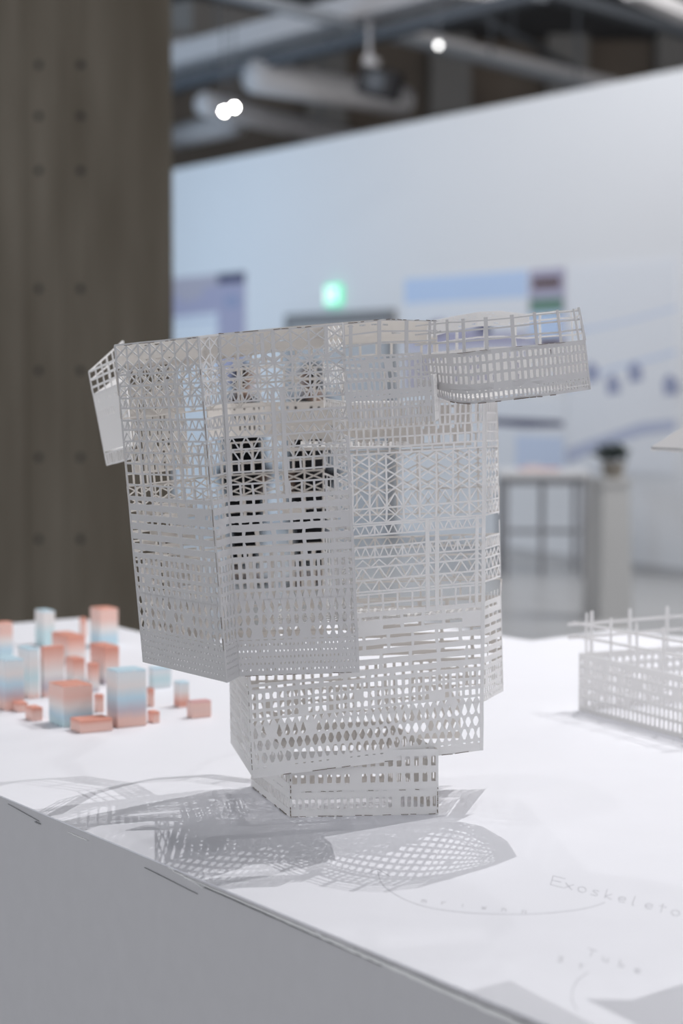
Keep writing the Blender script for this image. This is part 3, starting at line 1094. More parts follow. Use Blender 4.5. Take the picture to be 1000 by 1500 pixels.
def sheet_rows(rib, ref, rows, parent, material='paper', x0=0.0, x1=None, wscale=1.0):
    """rows: (y_top, y_bottom, kind, count, options...) with y in pixel rows along the reference edge ref=(top, bottom)"""
    L = rib.L if x1 is None else x1
    H = rib.H
    yy = lambda y: (y - ref[0]) / (ref[1] - ref[0]) * H
    W = L - x0
    names = {'x': 'truss_row', 'iso': 'truss_row', 'w': 'zigzag_row', 'v': 'triangle_row', 'tips': 'truss_row', 'grid': 'grid_row', 'cells': 'perforated_row', 'solid': 'card_strip', 'rail': 'rail', 'comb': 'comb_row'}
    for row in rows:
        ya, yb, kind, n = row[:4]
        op = row[4] if len(row) > 4 else {}
        a, b = yy(ya), yy(yb)
        s = Sheet(rib)
        bw = op.get('w', 0.0022) * wscale
        rw = op.get('rw', 0.0020) * wscale
        dw = op.get('dw', 0.0014) * wscale
        c = W / max(1, n)
        X = lambda k: x0 + c * k
        if kind in ('x', 'iso', 'grid', 'tips'):
            if op.get('post', True):
                for k in range(n + 1):
                    ww = bw * (1.6 if op.get('thick') and k % op['thick'] == 0 else 1)
                    s.bar((X(k) + random.gauss(0, c * .02), a), (X(k) + random.gauss(0, c * .02), b), ww)
        if kind == 'x':
            for k in range(n):
                s.bar((X(k), a), (X(k + 1), b), dw)
                s.bar((X(k), b), (X(k + 1), a), dw)
        if kind == 'iso':
            m_ = op.get('m', 2)
            hh = (b - a) / m_
            for q in range(m_):
                for k in range(n):
                    y0_, y1_ = a + q * hh + hh * .1, a + q * hh + hh * .9
                    s.bar((X(k), y0_), (X(k + 1), y1_), dw * 1.15)
                    s.bar((X(k), y1_), (X(k + 1), y0_), dw * 1.15)
        if kind == 'tips':
            for k in range(n):
                s.bar((X(k), b), (X(k + .5), a), dw)
                s.bar((X(k + 1), b), (X(k + .5), a), dw)
        if kind == 'w':
            for k in range(n):
                s.bar((X(k), a), (X(k + .5), b), dw)
                s.bar((X(k + .5), b), (X(k + 1), a), dw)
                if k % 3 == 1:
                    s.bar((X(k), a), (X(k), b), dw * 1.3)
        if kind == 'v':
            for k in range(n):
                s.bar((X(k), b), (X(k + .5), a), dw * 1.1)
                s.bar((X(k + .5), a), (X(k + 1), b), dw * 1.1)
        if kind == 'comb':
            for k in range(n):
                s.bar((X(k + .5), a), (X(k + .5), b), bw)
        if kind == 'rail':
            s.bar((x0, (a + b) / 2), (L, (a + b) / 2), rw * op.get('k', 1))
        elif kind not in ('cells', 'solid') and op.get('rails', True):
            if op.get('rt', True):
                s.bar((x0, a), (L, a), rw)
            if op.get('rb', True):
                s.bar((x0, b), (L, b), rw)
        if kind == 'solid':
            nn = max(2, int(W / .02))
            for k in range(nn):
                s.cell(x0 + W * k / nn, x0 + W * (k + 1) / nn, a, b, None)
        if kind == 'cells':
            shape = op.get('shape', 'rect')
            fx, fy = op.get('fx', .6), op.get('fy', .6)
            sh = op.get('shift', 0.0)
            skip = op.get('skip', 0.03)
            m_ = op.get('m', 1)
            hh = (b - a) / m_
            for q in range(m_):
                off = sh if (q % 2 == 0 and m_ > 1) or (m_ == 1) else 0.0
                xs = [x0] + [X(k + off) for k in range(0 if off > 0 else 1, n + (0 if off > 0 else 0))] + [L]
                for k in range(len(xs) - 1):
                    if xs[k + 1] - xs[k] < 1e-5:
                        continue
                    full = (xs[k + 1] - xs[k]) > .3 * c
                    hole = HOLE[shape](fx, fy) if full and random.random() > skip else None
                    s.cell(xs[k], xs[k + 1], a + q * hh, a + (q + 1) * hh, hole)
        s.build(names.get(kind, 'card_strip'), parent, material)


def posts(rib, ref, specs, parent, material='paper', name='post'):
    """(u, y_top, y_bottom, width)"""
    for u, ya, yb, w in specs:
        s = Sheet(rib)
        yy = lambda y: (y - ref[0]) / (ref[1] - ref[0]) * rib.H
        s.bar((u * rib.L, yy(ya)), (u * rib.L, yy(yb)), w, o=0.0005)
        s.build(name, parent, material)


def fold_mesh(name, ribs_edges, parent, material='paper'):
    """a volume of the model: an empty that carries its fold strips (ribbon, x fraction, width, from, to)"""
    o = empty(name)
    if parent:
        o.parent = parent
        o.matrix_parent_inverse = Matrix.Translation(-Vector(parent.location))
    for rib, u, w, v0, v1 in ribs_edges:
        s = Sheet(rib)
        s.bar((u * rib.L, v0 * rib.H), (u * rib.L, v1 * rib.H), w, o=0.0003)
        s.build('fold_strip', o, material)
    return o


def scorch(rib, ref, segs, parent):
    for (xa, ya, xb, yb, w) in segs:
        s = Sheet(rib)
        yy = lambda y: (y - ref[0]) / (ref[1] - ref[0]) * rib.H
        n = 16
        for k in range(n):
            if random.random() < .42:
                continue
            t0, t1 = k / n, (k + random.uniform(.5, 1)) / n
            s.bar(((xa + (xb - xa) * t0) * rib.L, yy(ya + (yb - ya) * t0)), ((xa + (xb - xa) * t1) * rib.L, yy(ya + (yb - ya) * t1)), w, o=0.0006)
        s.build('scorched_edge', parent, 'scorch')


CE = lambda shape, fx, fy, **k: dict(shape=shape, fx=fx, fy=fy, **k)

tower = empty('lattice_tower', Vector((0.02, 2.42, TABLE_Z)))
tag(tower, 'tall white cut-card lattice tower model with overhanging boxes and a curved arm', 'model')

# ---- front box hanging over the table corner -----------------------------------------------
FBL = Ribbon([(168, 505, 2.335), (291, 493, 2.17)], [(210, 970, 2.30), (333, 1000, 2.14)])
FBC = Ribbon([(291, 493, 2.17), (320, 489, 2.215)], [(333, 1000, 2.14), (350, 991, 2.19)])
FBF = Ribbon([(320, 489, 2.215), (502, 474, 2.26)], [(350, 991, 2.19), (525, 985, 2.24)])
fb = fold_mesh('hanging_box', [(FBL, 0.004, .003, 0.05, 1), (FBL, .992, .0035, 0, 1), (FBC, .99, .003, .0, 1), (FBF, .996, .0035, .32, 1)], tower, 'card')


def fb_rows(n, left=False):
    q = lambda k: max(1, round(k * n))
    R = [
        (487, 534, 'iso', q(7), dict(rb=False, w=.0026, thick=3, rt=True)),
        (524, 535, 'tips', q(7), dict(post=False, rt=False)),
        (535, 553, 'x', q(7), {}),
        (553, 572, 'x', q(7), dict(rt=False)),
        (573, 588, 'w', q(14), dict(rt=False)),
        (607, 622, 'w', q(14), dict(rw=.0024)),
        (627, 640, 'tips', q(9), dict(post=False, rt=False, rb=True)),
        (640, 658, 'v', q(9), dict(rt=False)),
        (658, 675, 'v', q(9), dict(rt=False)),
        (675, 691, 'grid', q(10), {}),
        (709, 728, 'grid', q(10), {}),
    ]
    band = [
        (728, 744, 'cells', q(10), CE('slot', .80, .36)),
        (744, 760, 'cells', q(10), CE('slot', .80, .40)),
        (760, 774, 'cells', q(12), CE('slot', .74, .22)),
        (774, 790, 'cells', q(4.4), CE('slot', .86, .36, shift=.4)),
        (790, 806, 'cells', q(4.4), CE('slot', .88, .40, shift=.4)),
        (806, 821, 'cells', q(4.4), CE('slot', .86, .30, shift=.4)),
        (821, 836, 'cells', q(17), CE('rect', .56, .68)),
        (836, 851, 'cells', q(17), CE('rect', .60, .66)),
        (851, 866, 'cells', q(17), CE('rect', .60, .62)),
        (866, 880, 'cells', q(17), CE('tri', .62, .74)),
        (879, 900, 'cells', q(15), CE('tear', .62, .86)),
        (900, 918, 'cells', q(15), CE('hex', .66, .80)),
        (918, 936, 'cells', q(15), CE('hex', .70, .82)),
        (936, 941, 'cells', q(15), CE('slot', .5, .22)),
        (941, 987, 'cells', q(30), CE('hex', .36, .42, m=5, shift=.5)),
        (987, 991, 'solid', 1, {}),
    ]
    return R + band


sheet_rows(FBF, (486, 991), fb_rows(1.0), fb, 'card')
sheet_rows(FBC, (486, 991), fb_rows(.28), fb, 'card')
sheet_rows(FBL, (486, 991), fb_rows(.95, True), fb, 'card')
posts(FBF, (486, 991), [(.40, 572, 729, .0046), (.475, 572, 729, .0046), (.34, 490, 535, .004), (.02, 535, 730, .004)], fb, 'card')
posts(FBL, (486, 991), [(.21, 590, 730, .0040), (.30, 590, 730, .0040), (.60, 545, 730, .0042), (.69, 540, 730, .0042)], fb, 'card')
scorch(FBL, (486, 991), [(.996, 487, .996, 990, .0006), (0, 489, 1, 487, .0005)], fb)
scorch(FBF, (486, 991), [(0, 486, 1, 486.6, .0007), (.05, 990.6, .95, 990.6, .0005)], fb)
# return and rear walls of the hanging box
FBQ = at(470, 700, 2.53)
FBR = Ribbon([(502, 474, 2.26), (474, 478, 2.53)], [(525, 985, 2.24), (474, 945, 2.53)])
FBB = Ribbon([(168, 505, 2.335), (300, 492, 2.47), (474, 478, 2.53)], [(210, 970, 2.30), (330, 950, 2.47), (474, 945, 2.53)])
sheet_rows(FBR, (475, 985), [(475, 515, 'iso', 4, {}), (535, 572, 'x', 5, {}), (590, 606, 'w', 10, {}), (640, 675, 'v', 6, {}), (676, 692, 'grid', 7, {}), (709, 728, 'grid', 7, {}),
                             (728, 760, 'cells', 5, CE('slot', .84, .5, m=2)), (760, 806, 'cells', 4, CE('slot', .86, .5, m=3)), (806, 866, 'cells', 10, CE('rect', .62, .7, m=4)),
                             (866, 935, 'cells', 9, CE('hex', .68, .8, m=4))], fb)
sheet_rows(FBB, (480, 950), [(480, 512, 'cells', 16, CE('slot', .5, .12, m=3, shift=.5, skip=.5)), (520, 556, 'x', 9, {}), (556, 590, 'x', 9, {}), 
                             (642, 690, 'grid', 24, dict(w=.003)), (655, 657, 'rail', 1, {}), (672, 674, 'rail', 1, {}), (690, 722, 'iso', 12, dict(m=2)), (724, 760, 'cells', 12, CE('slot', .84, .5, m=2)),
                             (770, 800, 'cells', 7, CE('slot', .88, .6, m=2)), (806, 866, 'cells', 22, CE('rect', .64, .72, m=4)), (866, 950, 'cells', 18, CE('hex', .72, .82, m=4))], fb, 'inner')

FBD = Ribbon([(182, 510, 2.36), (262, 500, 2.44)], [(222, 965, 2.34), (300, 955, 2.43)])
sheet_rows(FBD, (505, 960), [(508, 535, 'cells', 12, CE('rect', .4, .4, m=2, skip=.3)), (535, 560, 'x', 6, {}), (560, 606, 'cells', 14, CE('rect', .36, .5, m=2, skip=.4)), (606, 640, 'cells', 14, CE('rect', .4, .6, m=2, skip=.25)),
                             (640, 690, 'cells', 10, CE('rect', .5, .6, m=3, skip=.2)), (709, 728, 'grid', 7, {}), (736, 760, 'cells', 6, CE('slot', .6, .4, m=2, skip=.2)), (770, 800, 'cells', 5, CE('slot', .7, .4, m=2, skip=.3)), (806, 860, 'cells', 14, CE('rect', .5, .6, m=4, skip=.25)), (866, 950, 'cells', 12, CE('hex', .6, .7, m=4, skip=.2))], fb, 'inner')

# ---- core tower ---------------------------------------------------------------------------
CG1t, CG1b = (346, 602, 2.27), (371, 1140, 2.25)
CG2t, CG2b = (712, 582, 2.355), (707, 1099, 2.34)
COF = Ribbon([CG1t, CG2t], [CG1b, CG2b])
COS = Ribbon([(712, 582, 2.355), (727, 584, 2.50)], [(707, 1099, 2.34), (738, 1080, 2.50)])
COB = Ribbon([(727, 584, 2.50), (330, 598, 2.47)], [(738, 1080, 2.50), (338, 1088, 2.47)])
COL_ = Ribbon([(330, 598, 2.47), CG1t], [(338, 1088, 2.47), CG1b])
core = fold_mesh('core_tower', [(COF, .003, .003, .72, 1), (COF, .993, .0045, 0, 1), (COS, .97, .003, 0, .34), (COL_, .985, .003, .68, 1), (COF, .38, .003, 0, .74)], tower)
CREF = (590, 1112)


def core_rows(k):
    q = lambda n: max(1, round(n * k))
    return [
        (590, 612, 'grid', q(46), dict(w=.0024)), (612, 626, 'grid', q(46), dict(w=.0024, rt=False)), (626, 640, 'grid', q(34), dict(rt=False)), (640, 654, 'grid', q(34), dict(rt=False)), (654, 663, 'grid', q(22), dict(rt=False)),
        (664, 724, 'iso', q(14), dict(m=3, w=.002, rails=False)),
        (722, 742, 'tips', q(14), dict(post=True, rt=False)),
        (742, 763, 'x', q(14), dict(rt=False)),
        (766, 780, 'w', q(26), {}),
        (797, 813, 'w', q(26), {}),
        (816, 827, 'tips', q(14), dict(post=False, rt=False)),
        (827, 845, 'v', q(14), dict(rt=False)),
        (845, 862, 'v', q(14), dict(rt=False)),
        (866, 880, 'grid', q(16), {}),
        (880, 893, 'grid', q(16), dict(rt=False)),
        (894, 908, 'cells', q(12), CE('slot', .84, .34)),
        (908, 922, 'cells', q(12), CE('slot', .84, .40)),
        (922, 936, 'cells', q(10), CE('slot', .86, .36)),
        (936, 950, 'cells', q(10), CE('slot', .86, .42)),
        (950, 964, 'cells', q(8), CE('slot', .88, .44, shift=.4)),
        (964, 979, 'cells', q(8), CE('slot', .88, .40, shift=.4)),
        (979, 991, 'cells', q(10), CE('slot', .8, .30)),
        (991, 1004, 'cells', q(34), CE('rect', .64, .70)),
        (1004, 1017, 'cells', q(34), CE('rect', .64, .70)),
        (1017, 1030, 'cells', q(34), CE('rect', .62, .62)),
        (1030, 1040, 'cells', q(32), CE('tri', .7, .7)),
        (1039, 1058, 'cells', q(30), CE('tear', .72, .86)),
        (1058, 1076, 'cells', q(30), CE('hex', .76, .82, shift=.5)),
        (1076, 1094, 'cells', q(30), CE('hex', .78, .84)),
        (1094, 1103, 'cells', q(30), CE('slot', .35, .2, skip=.4)),
        (1103, 1112, 'solid', 1, {}),
    ]


cr = core_rows(1.0)
sheet_rows(COF, CREF, [(r[0], r[1], r[2], max(1, round(r[3] * .62)), *r[4:]) for r in cr if r[1] <= 979], core, x0=COF.L * .38)
sheet_rows(COF, CREF, [r for r in cr if r[1] > 979], core)
posts(COF, CREF, [(.755, 763, 896, .0048), (.795, 763, 896, .0048), (.965, 763, 896, .004)], core)
sideR = []
for r in core_rows(.30):
    ya, yb = r[0], r[1]
    if 762 < ya < 770 or 858 < ya < 868 or ya > 1030:
        continue
    sideR.append(r)
sheet_rows(COS, CREF, sideR, core)
posts(COS, CREF, [(.97, 775, 862, .003), (.97, 872, 1030, .003)], core)
sheet_rows(COL_, CREF, [r for r in core_rows(.5) if r[0] > 945], core)
scorch(COL_, CREF, [(.995, 980, .995, 1110, .0006)], core)
scorch(COF, CREF, [(0, 1111.4, 1, 1111.4, .0006)], core)
backR = [(590, 640, 'grid', 30, dict(w=.0026)), (640, 664, 'grid', 26, {}), (664, 724, 'iso', 13, dict(m=3)), (724, 762, 'x', 13, {}), (797, 813, 'w', 22, {}), (827, 862, 'v', 12, {}), (866, 892, 'grid', 14, {}),
         (894, 936, 'cells', 10, CE('slot', .86, .46, m=3)), (936, 990, 'cells', 9, CE('slot', .88, .46, m=4)), (990, 1030, 'cells', 30, CE('rect', .66, .72, m=3)), (1030, 1103, 'cells', 28, CE('hex', .78, .84, m=4)), (1103, 1112, 'solid', 1, {})]
sheet_rows(COB, CREF, [(r[0], r[1], r[2], max(1, round(r[3] * .58)), *r[4:]) for r in backR if r[0] < 936], core, 'inner', x1=COB.L * .60)
sheet_rows(COB, CREF, [r for r in backR if 936 <= r[0] < 1030], core, 'inner')
sheet_rows(COB, CREF, [r for r in backR if r[0] >= 1030], core, 'inner', x0=COB.L * .16)
# perforated roof of the core
def flat_ribbon(z, corners):
    P = []
    for px, d in corners:
        q = at(px, 550, d)
        P.append(Vector((q.x, q.y, z)))
    return Ribbon([P[0], P[1]], [P[3], P[2]])


CRF = flat_ribbon(at(600, 588, 2.45).z, [(490, 2.32), (704, 2.36), (720, 2.49), (480, 2.47)])
sheet_rows(CRF, (0, 100), [(i * 12.5, i * 12.5 + 12.5, 'cells', 30, CE('rect', .72, .70)) for i in range(8)], core)
CFL = flat_ribbon(at(600, 893, 2.45).z, [(400, 2.28), (704, 2.36), (720, 2.48), (400, 2.45)])
sheet_rows(CFL, (0, 100), [(i * 12.5, i * 12.5 + 12.5, 'cells', 30, CE('rect', .74, .72)) for i in range(8)], core)
# an inner partition wall of cream card up in the tower
CIN = Ribbon([(400, 600, 2.44), (690, 590, 2.47)], [(400, 700, 2.44), (690, 690, 2.47)])
sheet_rows(CIN, (600, 700), [(602, 640, 'cells', 26, CE('rect', .5, .6, m=2, skip=.3)), (640, 662, 'cells', 12, CE('slot', .8, .5, skip=.4))], core, 'inner')

# ---- upper ring: open posts over the balcony, balcony box ---------------------------------------
UPR = Ribbon([(500, 475, 2.262), (560, 468, 2.27), (640, 470, 2.30)], [(500, 528, 2.262), (560, 520, 2.27), (640, 514, 2.30)])
BAF = Ribbon([(500, 524, 2.25), (616, 516, 2.265)], [(509, 560, 2.25), (617, 552, 2.265)])
BAG = Ribbon([(504, 560, 2.25), (633, 549, 2.268)], [(512, 627, 2.25), (636, 617, 2.268)])
BAS = Ribbon([(633, 549, 2.268), (642, 546, 2.36)], [(636, 617, 2.268), (644, 612, 2.36)])
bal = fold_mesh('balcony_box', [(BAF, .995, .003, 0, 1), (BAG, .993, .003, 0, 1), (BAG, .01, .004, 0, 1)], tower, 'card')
posts(UPR, (471, 523), [(.09, 473, 523, .0040), (.37, 471, 523, .0044), (.66, 471, 523, .0044), (.97, 472, 500, .003)], bal, 'card')
sheet_rows(UPR, (471, 523), [(471, 472, 'rail', 1, dict(k=.7)), (487, 489, 'rail', 1, dict(k=.9)), (503.5, 505.5, 'rail', 1, dict(k=.9))], bal, 'card')
scorch(UPR, (471, 523), [(0, 470.7, 1, 470.7, .0007)], bal)
sheet_rows(BAF, (520, 556), [(520, 528, 'cells', 13, CE('slot', .6, .34)), (528, 542, 'cells', 13, CE('rect', .58, .64)), (542, 556, 'cells', 13, CE('rect', .60, .68))], bal, 'card')
sheet_rows(BAG, (556, 622), [(556, 574, 'cells', 15, CE('rect', .60, .74)), (574, 583, 'cells', 15, CE('slot', .3, .15, skip=.4)), (583, 598, 'cells', 22, CE('rect', .58, .76)), (598, 612, 'cells', 22, CE('rect', .58, .76)), (612, 614, 'solid', 1, {}), (614, 622, 'comb', 22, dict(rails=False))], bal, 'card')
sheet_rows(BAS, (556, 622), [(556, 574, 'cells', 5, CE('rect', .5, .7)), (574, 583, 'solid', 1, {}), (583, 612, 'cells', 5, CE('rect', .5, .7, m=2)), (612, 622, 'solid', 1, {})], bal)
# balcony floor: slotted card catching light from above
m = MB()


def floor_plate(p, parent, name, nx=14, material='paper'):
    """p: 4 corners; strips with gaps"""
    a, b, c, d = p
    for k in range(nx):
        t0, t1 = k / nx, (k + .62) / nx
        f = [a.lerp(b, t0), a.lerp(b, t1), d.lerp(c, t1), d.lerp(c, t0)]
        m_.quad_prism([x + Vector((0, 0, .0005)) for x in f], [x - Vector((0, 0, .0005)) for x in f])
    for t in (0.0, .5, 1.0):
        e0, e1 = a.lerp(d, t), b.lerp(c, t)
        m_.beam(e0, e1, .004, .0012)


def floor_at(z, corners, parent, name, nx=14, material='paper'):
    global m_
    m_ = MB()
    P = []
    for px, d in corners:
        q = at(px, 550, d)
        P.append(Vector((q.x, q.y, z)))
    floor_plate(P, parent, name, nx, material)
    o = mesh_obj(name, m_.v, m_.f, material, parent)
    return o


floor_at(at(520, 655, 2.27).z, [(440, 2.27), (600, 2.30), (600, 2.46), (440, 2.46)], bal, 'slotted_floor', 16)

# ---- cream inner wall behind the upper opening ---------------------------------------------
INW = Ribbon([(250, 497, 2.44), (330, 488, 2.50), (430, 478, 2.53), (545, 469, 2.53), (640, 471, 2.50)], [(250, 560, 2.44), (330, 545, 2.50), (430, 530, 2.53), (545, 520, 2.53), (640, 520, 2.50)])
inw = fold_mesh('cream_wall', [(INW, .01, .003, 0, 1), (INW, .99, .003, 0, 1)], tower, 'inner')
sheet_rows(INW, (480, 530), [(480, 492, 'cells', 24, CE('slot', .5, .12, skip=.6)), (492, 504, 'cells', 20, CE('slot', .6, .12, skip=.6, shift=.5)), (504, 512, 'cells', 20, CE('slot', .5, .15, skip=.7)), (512, 530, 'grid', 18, dict(w=.003))], inw, 'inner')

# ---- curved arm ---------------------------------------------------------------------------
AD = [2.36, 2.335, 2.305, 2.285, 2.270, 2.270, 2.285, 2.315, 2.35]
AT = [(608, 474), (630, 471.5), (655, 469), (678, 468), (711, 465.5), (749, 462.5), (782, 458), (815, 455), (847, 451.5)]
AM = [(608, 521), (630, 519), (656, 517.5), (680, 516), (713, 512), (752, 508), (786, 504.5), (821, 501.5), (856, 497.5)]
AB = [(612, 574), (640, 581), (661, 589), (686, 592), (719, 589.5), (758, 584.5), (792, 581), (828, 576), (864, 570.5)]
AT, AM, AB = [[(x, y, d) for (x, y), d in zip(l, AD)] for l in (AT, AM, AB)]
ARU, ARD = Ribbon(AT, AM), Ribbon(AM, AB)
arm = fold_mesh('curved_arm', [(ARD, .998, .003, 0, 1), (ARU, .998, .003, 0, 1), (ARU, .955, .003, 0, 1)], tower, 'card')
xs = [(630 - 608) / 239., .2, .30, .435, .585, .72, .855]
posts(ARU, (462, 508), [(ARU.k[i] / ARU.L, 461, 509, .0042) for i in range(1, 9)], arm, 'card')
sheet_rows(ARU, (462, 508), [(465, 466, 'rail', 1, dict(k=.7)), (477, 479, 'rail', 1, {}), (492, 494, 'rail', 1, {})], arm, 'card')
sheet_rows(ARD, (508, 585), [(508, 513, 'solid', 1, {}), (513, 526, 'cells', 34, CE('rect', .62, .72)), (526, 542, 'cells', 34, CE('rect', .62, .74)), (542, 558, 'cells', 34, CE('rect', .62, .76)), (558, 565, 'solid', 1, {}),
                             (565, 569, 'cells', 34, CE('slot', .3, .3, skip=.4)), (569, 582, 'cells', 48, CE('rect', .58, .80)), (582, 585, 'solid', 1, {})], arm, 'card')
scorch(ARD, (508, 585), [(0.2, 584.8, .8, 584.8, .0008), (.3, 508.5, .9, 508.5, .0004)], arm)
# rear wall of the arm with its uneven dense top
BT = [(847, 451.5, 2.35), (842, 455, 2.41), (812, 457, 2.47), (770, 461, 2.50), (735, 457, 2.51), (700, 458, 2.51), (665, 464, 2.50), (628, 472, 2.49)]
BB = [(864, 570.5, 2.35), (850, 571, 2.41), (818, 573, 2.47), (775, 576, 2.50), (738, 578, 2.51), (702, 579, 2.51), (668, 580, 2.50), (630, 580, 2.49)]
ARB = Ribbon(BT, BB)
sheet_rows(ARB, (460, 577), [(460, 470, 'grid', 8, dict(w=.003)), (470, 495, 'grid', 8, dict(w=.0035, rt=False)), (495, 510, 'grid', 8, dict(w=.0035, rt=False)), (510, 560, 'cells', 30, CE('rect', .34, .5, m=3, skip=.3)), (560, 577, 'cells', 30, CE('rect', .4, .5, skip=.2))], arm)
ARC = Ribbon([(775, 461, 2.44), (735, 457, 2.45), (700, 457, 2.45), (665, 463, 2.44), (628, 471, 2.43)], [(775, 490, 2.44), (735, 492, 2.45), (700, 494, 2.45), (665, 500, 2.44), (628, 512, 2.43)])
sheet_rows(ARC, (460, 495), [(460, 472, 'cells', 20, CE('slot', .5, .2, skip=.4, m=3, shift=.5)), (472, 480, 'cells', 14, CE('slot', .6, .2, skip=.5))], arm)
# perforated floor of the arm
def resample(pts, n):
    out = []
    for k in range(n):
        t = k / (n - 1) * (len(pts) - 1)
        i = min(int(t), len(pts) - 2)
        out.append(pts[i].lerp(pts[i + 1], t - i))
    return out


ARF = Ribbon([p + Vector((0, 0, .006)) for p in resample([at(*p) for p in AB], 9)], [p + Vector((0, 0, .006)) for p in resample([at(*p) for p in BB[::-1]], 9)])
sheet_rows(ARF, (0, 100), [(i * 10, i * 10 + 10, 'cells', 34, CE('rect', .68, .62)) for i in range(10)], arm)

# ---- rear arm, curving out behind the tower ---------------------------------------------------
RAT = [(300, 545, 2.50), (335, 541, 2.60), (400, 538, 2.68), (470, 538, 2.70), (540, 540, 2.66), (585, 544, 2.58)]
RAM = [(302, 594, 2.50), (337, 592, 2.60), (401, 590, 2.68), (470, 590, 2.70), (539, 591, 2.66), (584, 593, 2.58)]
RAB = [(305, 640, 2.50), (339, 640, 2.60), (402, 640, 2.68), (470, 640, 2.70), (538, 640, 2.66), (582, 640, 2.58)]
RAU, RAD = Ribbon(RAT, RAM), Ribbon(RAM, RAB)
rarm = fold_mesh('ring_arm', [(RAD, .004, .003, 0, 1), (RAU, .004, .003, 0, 1)], tower, 'inner')
sheet_rows(RAU, (540, 592), [(540, 556, 'grid', 10, dict(w=.0034)), (556, 574, 'grid', 10, dict(w=.0034, rt=False)), (574, 592, 'grid', 10, dict(w=.0034, rt=False))], rarm, 'inner')
sheet_rows(RAD, (592, 640), [(592, 606, 'cells', 40, CE('rect', .36, .3, skip=.3)), (606, 620, 'cells', 40, CE('rect', .42, .5, skip=.2)), (620, 634, 'cells', 40, CE('rect', .42, .5, skip=.2)), (634, 640, 'solid', 1, {})], rarm, 'inner')

# ---- side arm -----------------------------------------------------------------------------
SAF = Ribbon([(130, 545, 2.60), (180, 522, 2.46)], [(153, 664, 2.60), (192, 652, 2.46)])
SAR = Ribbon([(180, 500, 2.74), (130, 545, 2.60)], [(200, 655, 2.74), (153, 664, 2.60)])
sar = fold_mesh('short_arm', [(SAF, .01, .003, 0, 1.14), (SAF, .99, .003, 0, 1), (SAR, .5, .003, 0, .3)], tower)
SREF = (545, 664)
sheet_rows(SAF, SREF, [(545, 557, 'grid', 5, dict(w=.003, rw=.0028)), (557, 568, 'grid', 5, dict(w=.003, rt=False, rw=.0028)), (568, 579, 'grid', 5, dict(w=.003, rt=False, rw=.0028)),
                       (579, 600, 'cells', 16, CE('slot', .3, .2, skip=.7)), (600, 618, 'cells', 16, CE('rect', .35, .55, skip=.35)), (618, 640, 'cells', 14, CE('slot', .3, .2, skip=.8)), (640, 662, 'solid', 1, {}),
                       (664, 666, 'rail', 1, {}), (664, 682, 'comb', 16, dict(rails=False, w=.0034)), (680, 683, 'rail', 1, {})], sar)
sheet_rows(SAR, SREF, [(545, 557, 'grid', 6, dict(w=.003)), (557, 579, 'grid', 6, dict(w=.003, rt=False)), (579, 662, 'cells', 12, CE('rect', .3, .3, m=5, skip=.5))], sar)

# ---- base ---------------------------------------------------------------------------------
b1, b2, b0 = [p + Vector((0, 0, .0006)) for p in (on_table(425, 1198), on_table(641, 1193), on_table(368, 1152))]
b3 = b0 + (b2 - b1)
HB = 0.075
upv = Vector((0, 0, HB))
BSF, BSL = Ribbon([b1 + upv, b2 + upv], [b1, b2]), Ribbon([b0 + upv, b1 + upv], [b0, b1])
BSB, BSR = Ribbon([b3 + upv, b0 + upv], [b3, b0]), Ribbon([b2 + upv, b3 + upv], [b2, b3])
base = fold_mesh('base_box', [(BSF, .006, .0025, 0, 1), (BSF, .994, .003, 0, 1), (BSL, .99, .003, 0, 1), (BSB, .01, .003, 0, 1), (BSB, .99, .003, 0, 1)], tower)
REFB = (1102, 1198)
for rb, k in ((BSF, 1.0), (BSL, 1.05), (BSB, 1.0), (BSR, 1.05)):
    q = lambda n: round(n * k)
    sheet_rows(rb, REFB, [(1102, 1110, 'solid', 1, {}), (1110, 1128, 'cells', q(17), CE('rect', .56, .8)), (1128, 1135, 'solid', 1, {}), (1135, 1151, 'cells', q(17), CE('rect', .58, .80)), (1151, 1160, 'solid', 1, {}),
                          (1160, 1163, 'cells', q(18), CE('slot', .4, .3, skip=.4)), (1163, 1170, 'solid', 1, {}), (1170, 1188, 'cells', q(23), CE('rect', .58, .84)), (1188, 1198, 'solid', 1, {})], base, 'paper' if rb in (BSF, BSL) else 'inner')
scorch(BSF, REFB, [(.002, 1116, .002, 1198, .0009), (0, 1197.4, 1, 1197.4, .0005), (.998, 1150, .998, 1197, .0009), (.1, 1161, .95, 1161, .0004)], base)
scorch(BSL, REFB, [(0, 1197.4, 1, 1197.4, .0006)], base)

for part in tower.children:
    for ch in part.children:
        ch.matrix_parent_inverse = Matrix.Identity(4)
for part in tower.children:
    part.matrix_parent_inverse = Matrix.Translation(-Vector(tower.location))

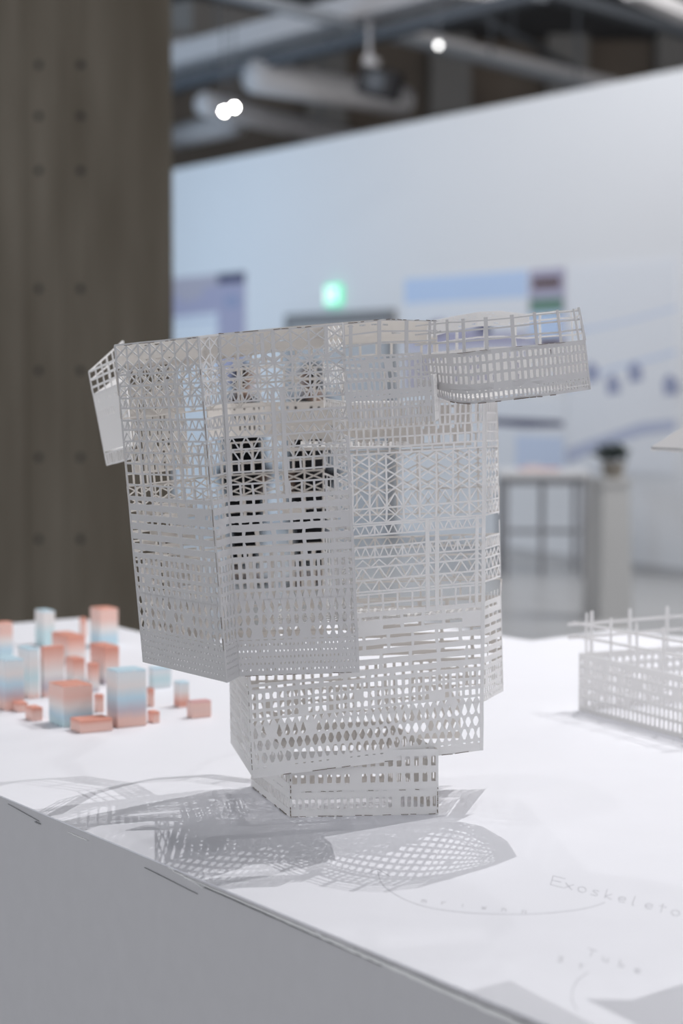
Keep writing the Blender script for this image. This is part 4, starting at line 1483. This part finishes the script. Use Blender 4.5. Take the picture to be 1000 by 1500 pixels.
# ================================================================== NEIGHBOURING CARD MODELS
n0 = on_table(848, 1041)
n1 = n0 + Vector((.115, -.235, 0)) * 1.25
nf_ = n0 + Vector((.235, .115, 0)) * 1.3
n3 = n1 + (nf_ - n0)
low = empty('lattice_enclosure', n0)
tag(low, 'low white card enclosure with lattice walls and open posts behind the tower', 'model')
hL, hP = .087, .062
upL, upP = Vector((0, 0, hL)), Vector((0, 0, hL + hP))
for (p, q, nn) in ((n0, n1, 1.0), (n0, nf_, 1.0), (nf_, n3, .9), (n1, n3, .9)):
    rb = Ribbon([p + upL, q + upL], [p, q])
    part = fold_mesh('lattice_wall', [(rb, .005, .004, 0, 1), (rb, .995, .004, 0, 1)], None)
    part.parent = low
    part.matrix_parent_inverse = Matrix.Translation(-Vector(low.location))
    k = lambda n: round(n * nn)
    sheet_rows(rb, (0, 87), [(0, 8, 'solid', 1, {}), (8, 20, 'cells', k(26), CE('rect', .55, .6)), (20, 34, 'cells', k(26), CE('rect', .5, .5, skip=.3)), (34, 50, 'cells', k(30), CE('rect', .5, .55, skip=.15)),
                             (50, 66, 'cells', k(30), CE('rect', .55, .7)), (66, 82, 'cells', k(30), CE('rect', .55, .75)), (82, 87, 'solid', 1, {})], part)
    ru = Ribbon([p + upP, q + upP], [p + upL, q + upL])
    for u in (.06, .26, .46, .66, .86, .98):
        s = Sheet(ru)
        s.bar((u * ru.L, 0), (u * ru.L, ru.H * 1.05), .0055, o=.001)
        s.build('post', part)
    for v in (.30, .62):
        s = Sheet(ru)
        s.bar((-.02, ru.H * v), (ru.L + .004, ru.H * (v - .06)), .0045, o=-.001)
        s.build('rail', part)
for part in low.children:
    for ch in part.children:
        ch.matrix_parent_inverse = Matrix.Identity(4)

# canopy model whose roof tip shows at the edge
cn = empty('canopy_model', Vector((.47, 1.66, TABLE_Z)))
tag(cn, 'white card model with a narrow pitched canopy, only its tip in view', 'model')
tip = at(953, 657, 1.90)
run = Vector((.43, -.90, 0)) * .36
P0, P1 = tip, tip + run
R0 = at(1006, 624, 1.912)
R1 = R0 + run
Q0 = Vector((.380, 1.955, tip.z))
Q1 = Q0 + run


def local(p):
    return p - Vector(cn.location)


for quad in ((P0, P1, R1, R0), (R0, R1, Q1, Q0)):
    m = MB()
    f = [local(p) for p in quad]
    m.quad_prism(f, [p + Vector((0, 0, .0014)) for p in f])
    m.build('roof_sheet', 'card', cn)
m = MB()
e0, e1 = local(P0), local(P1)
for k in range(60):
    t0, t1 = k / 60, (k + 1) / 60
    a = e0.lerp(e1, t0); b = e0.lerp(e1, t1)
    up = Vector((0, 0, .0015))
    f = [a + up, b + up, b - Vector((0, 0, random.uniform(.0012, .0028))), a - Vector((0, 0, random.uniform(.0012, .0028)))]
    m.quad_prism(f, [p + Vector((.0012, .0006, 0)) for p in f])
m.build('ragged_rim', 'paper', cn)
c0 = [Vector((.40, 1.60, 0)), Vector((.52, 1.60, 0)), Vector((.52, 1.72, 0)), Vector((.40, 1.72, 0))]
hz = tip.z + .004 - TABLE_Z
for i in range(4):
    p, q = c0[i] + Vector((0, 0, TABLE_Z)), c0[(i + 1) % 4] + Vector((0, 0, TABLE_Z))
    rb = Ribbon([p + Vector((0, 0, hz)), q + Vector((0, 0, hz))], [p, q])
    part = fold_mesh('lattice_wall', [(rb, .01, .004, 0, 1), (rb, .99, .004, 0, 1)], None)
    part.parent = cn
    part.matrix_parent_inverse = Matrix.Translation(-Vector(cn.location))
    sheet_rows(rb, (0, 100), [(0, 30, 'x', 4, {}), (30, 60, 'grid', 6, {}), (60, 100, 'cells', 8, CE('rect', .6, .7, m=6))], part)
    for ch in part.children:
        ch.matrix_parent_inverse = Matrix.Identity(4)
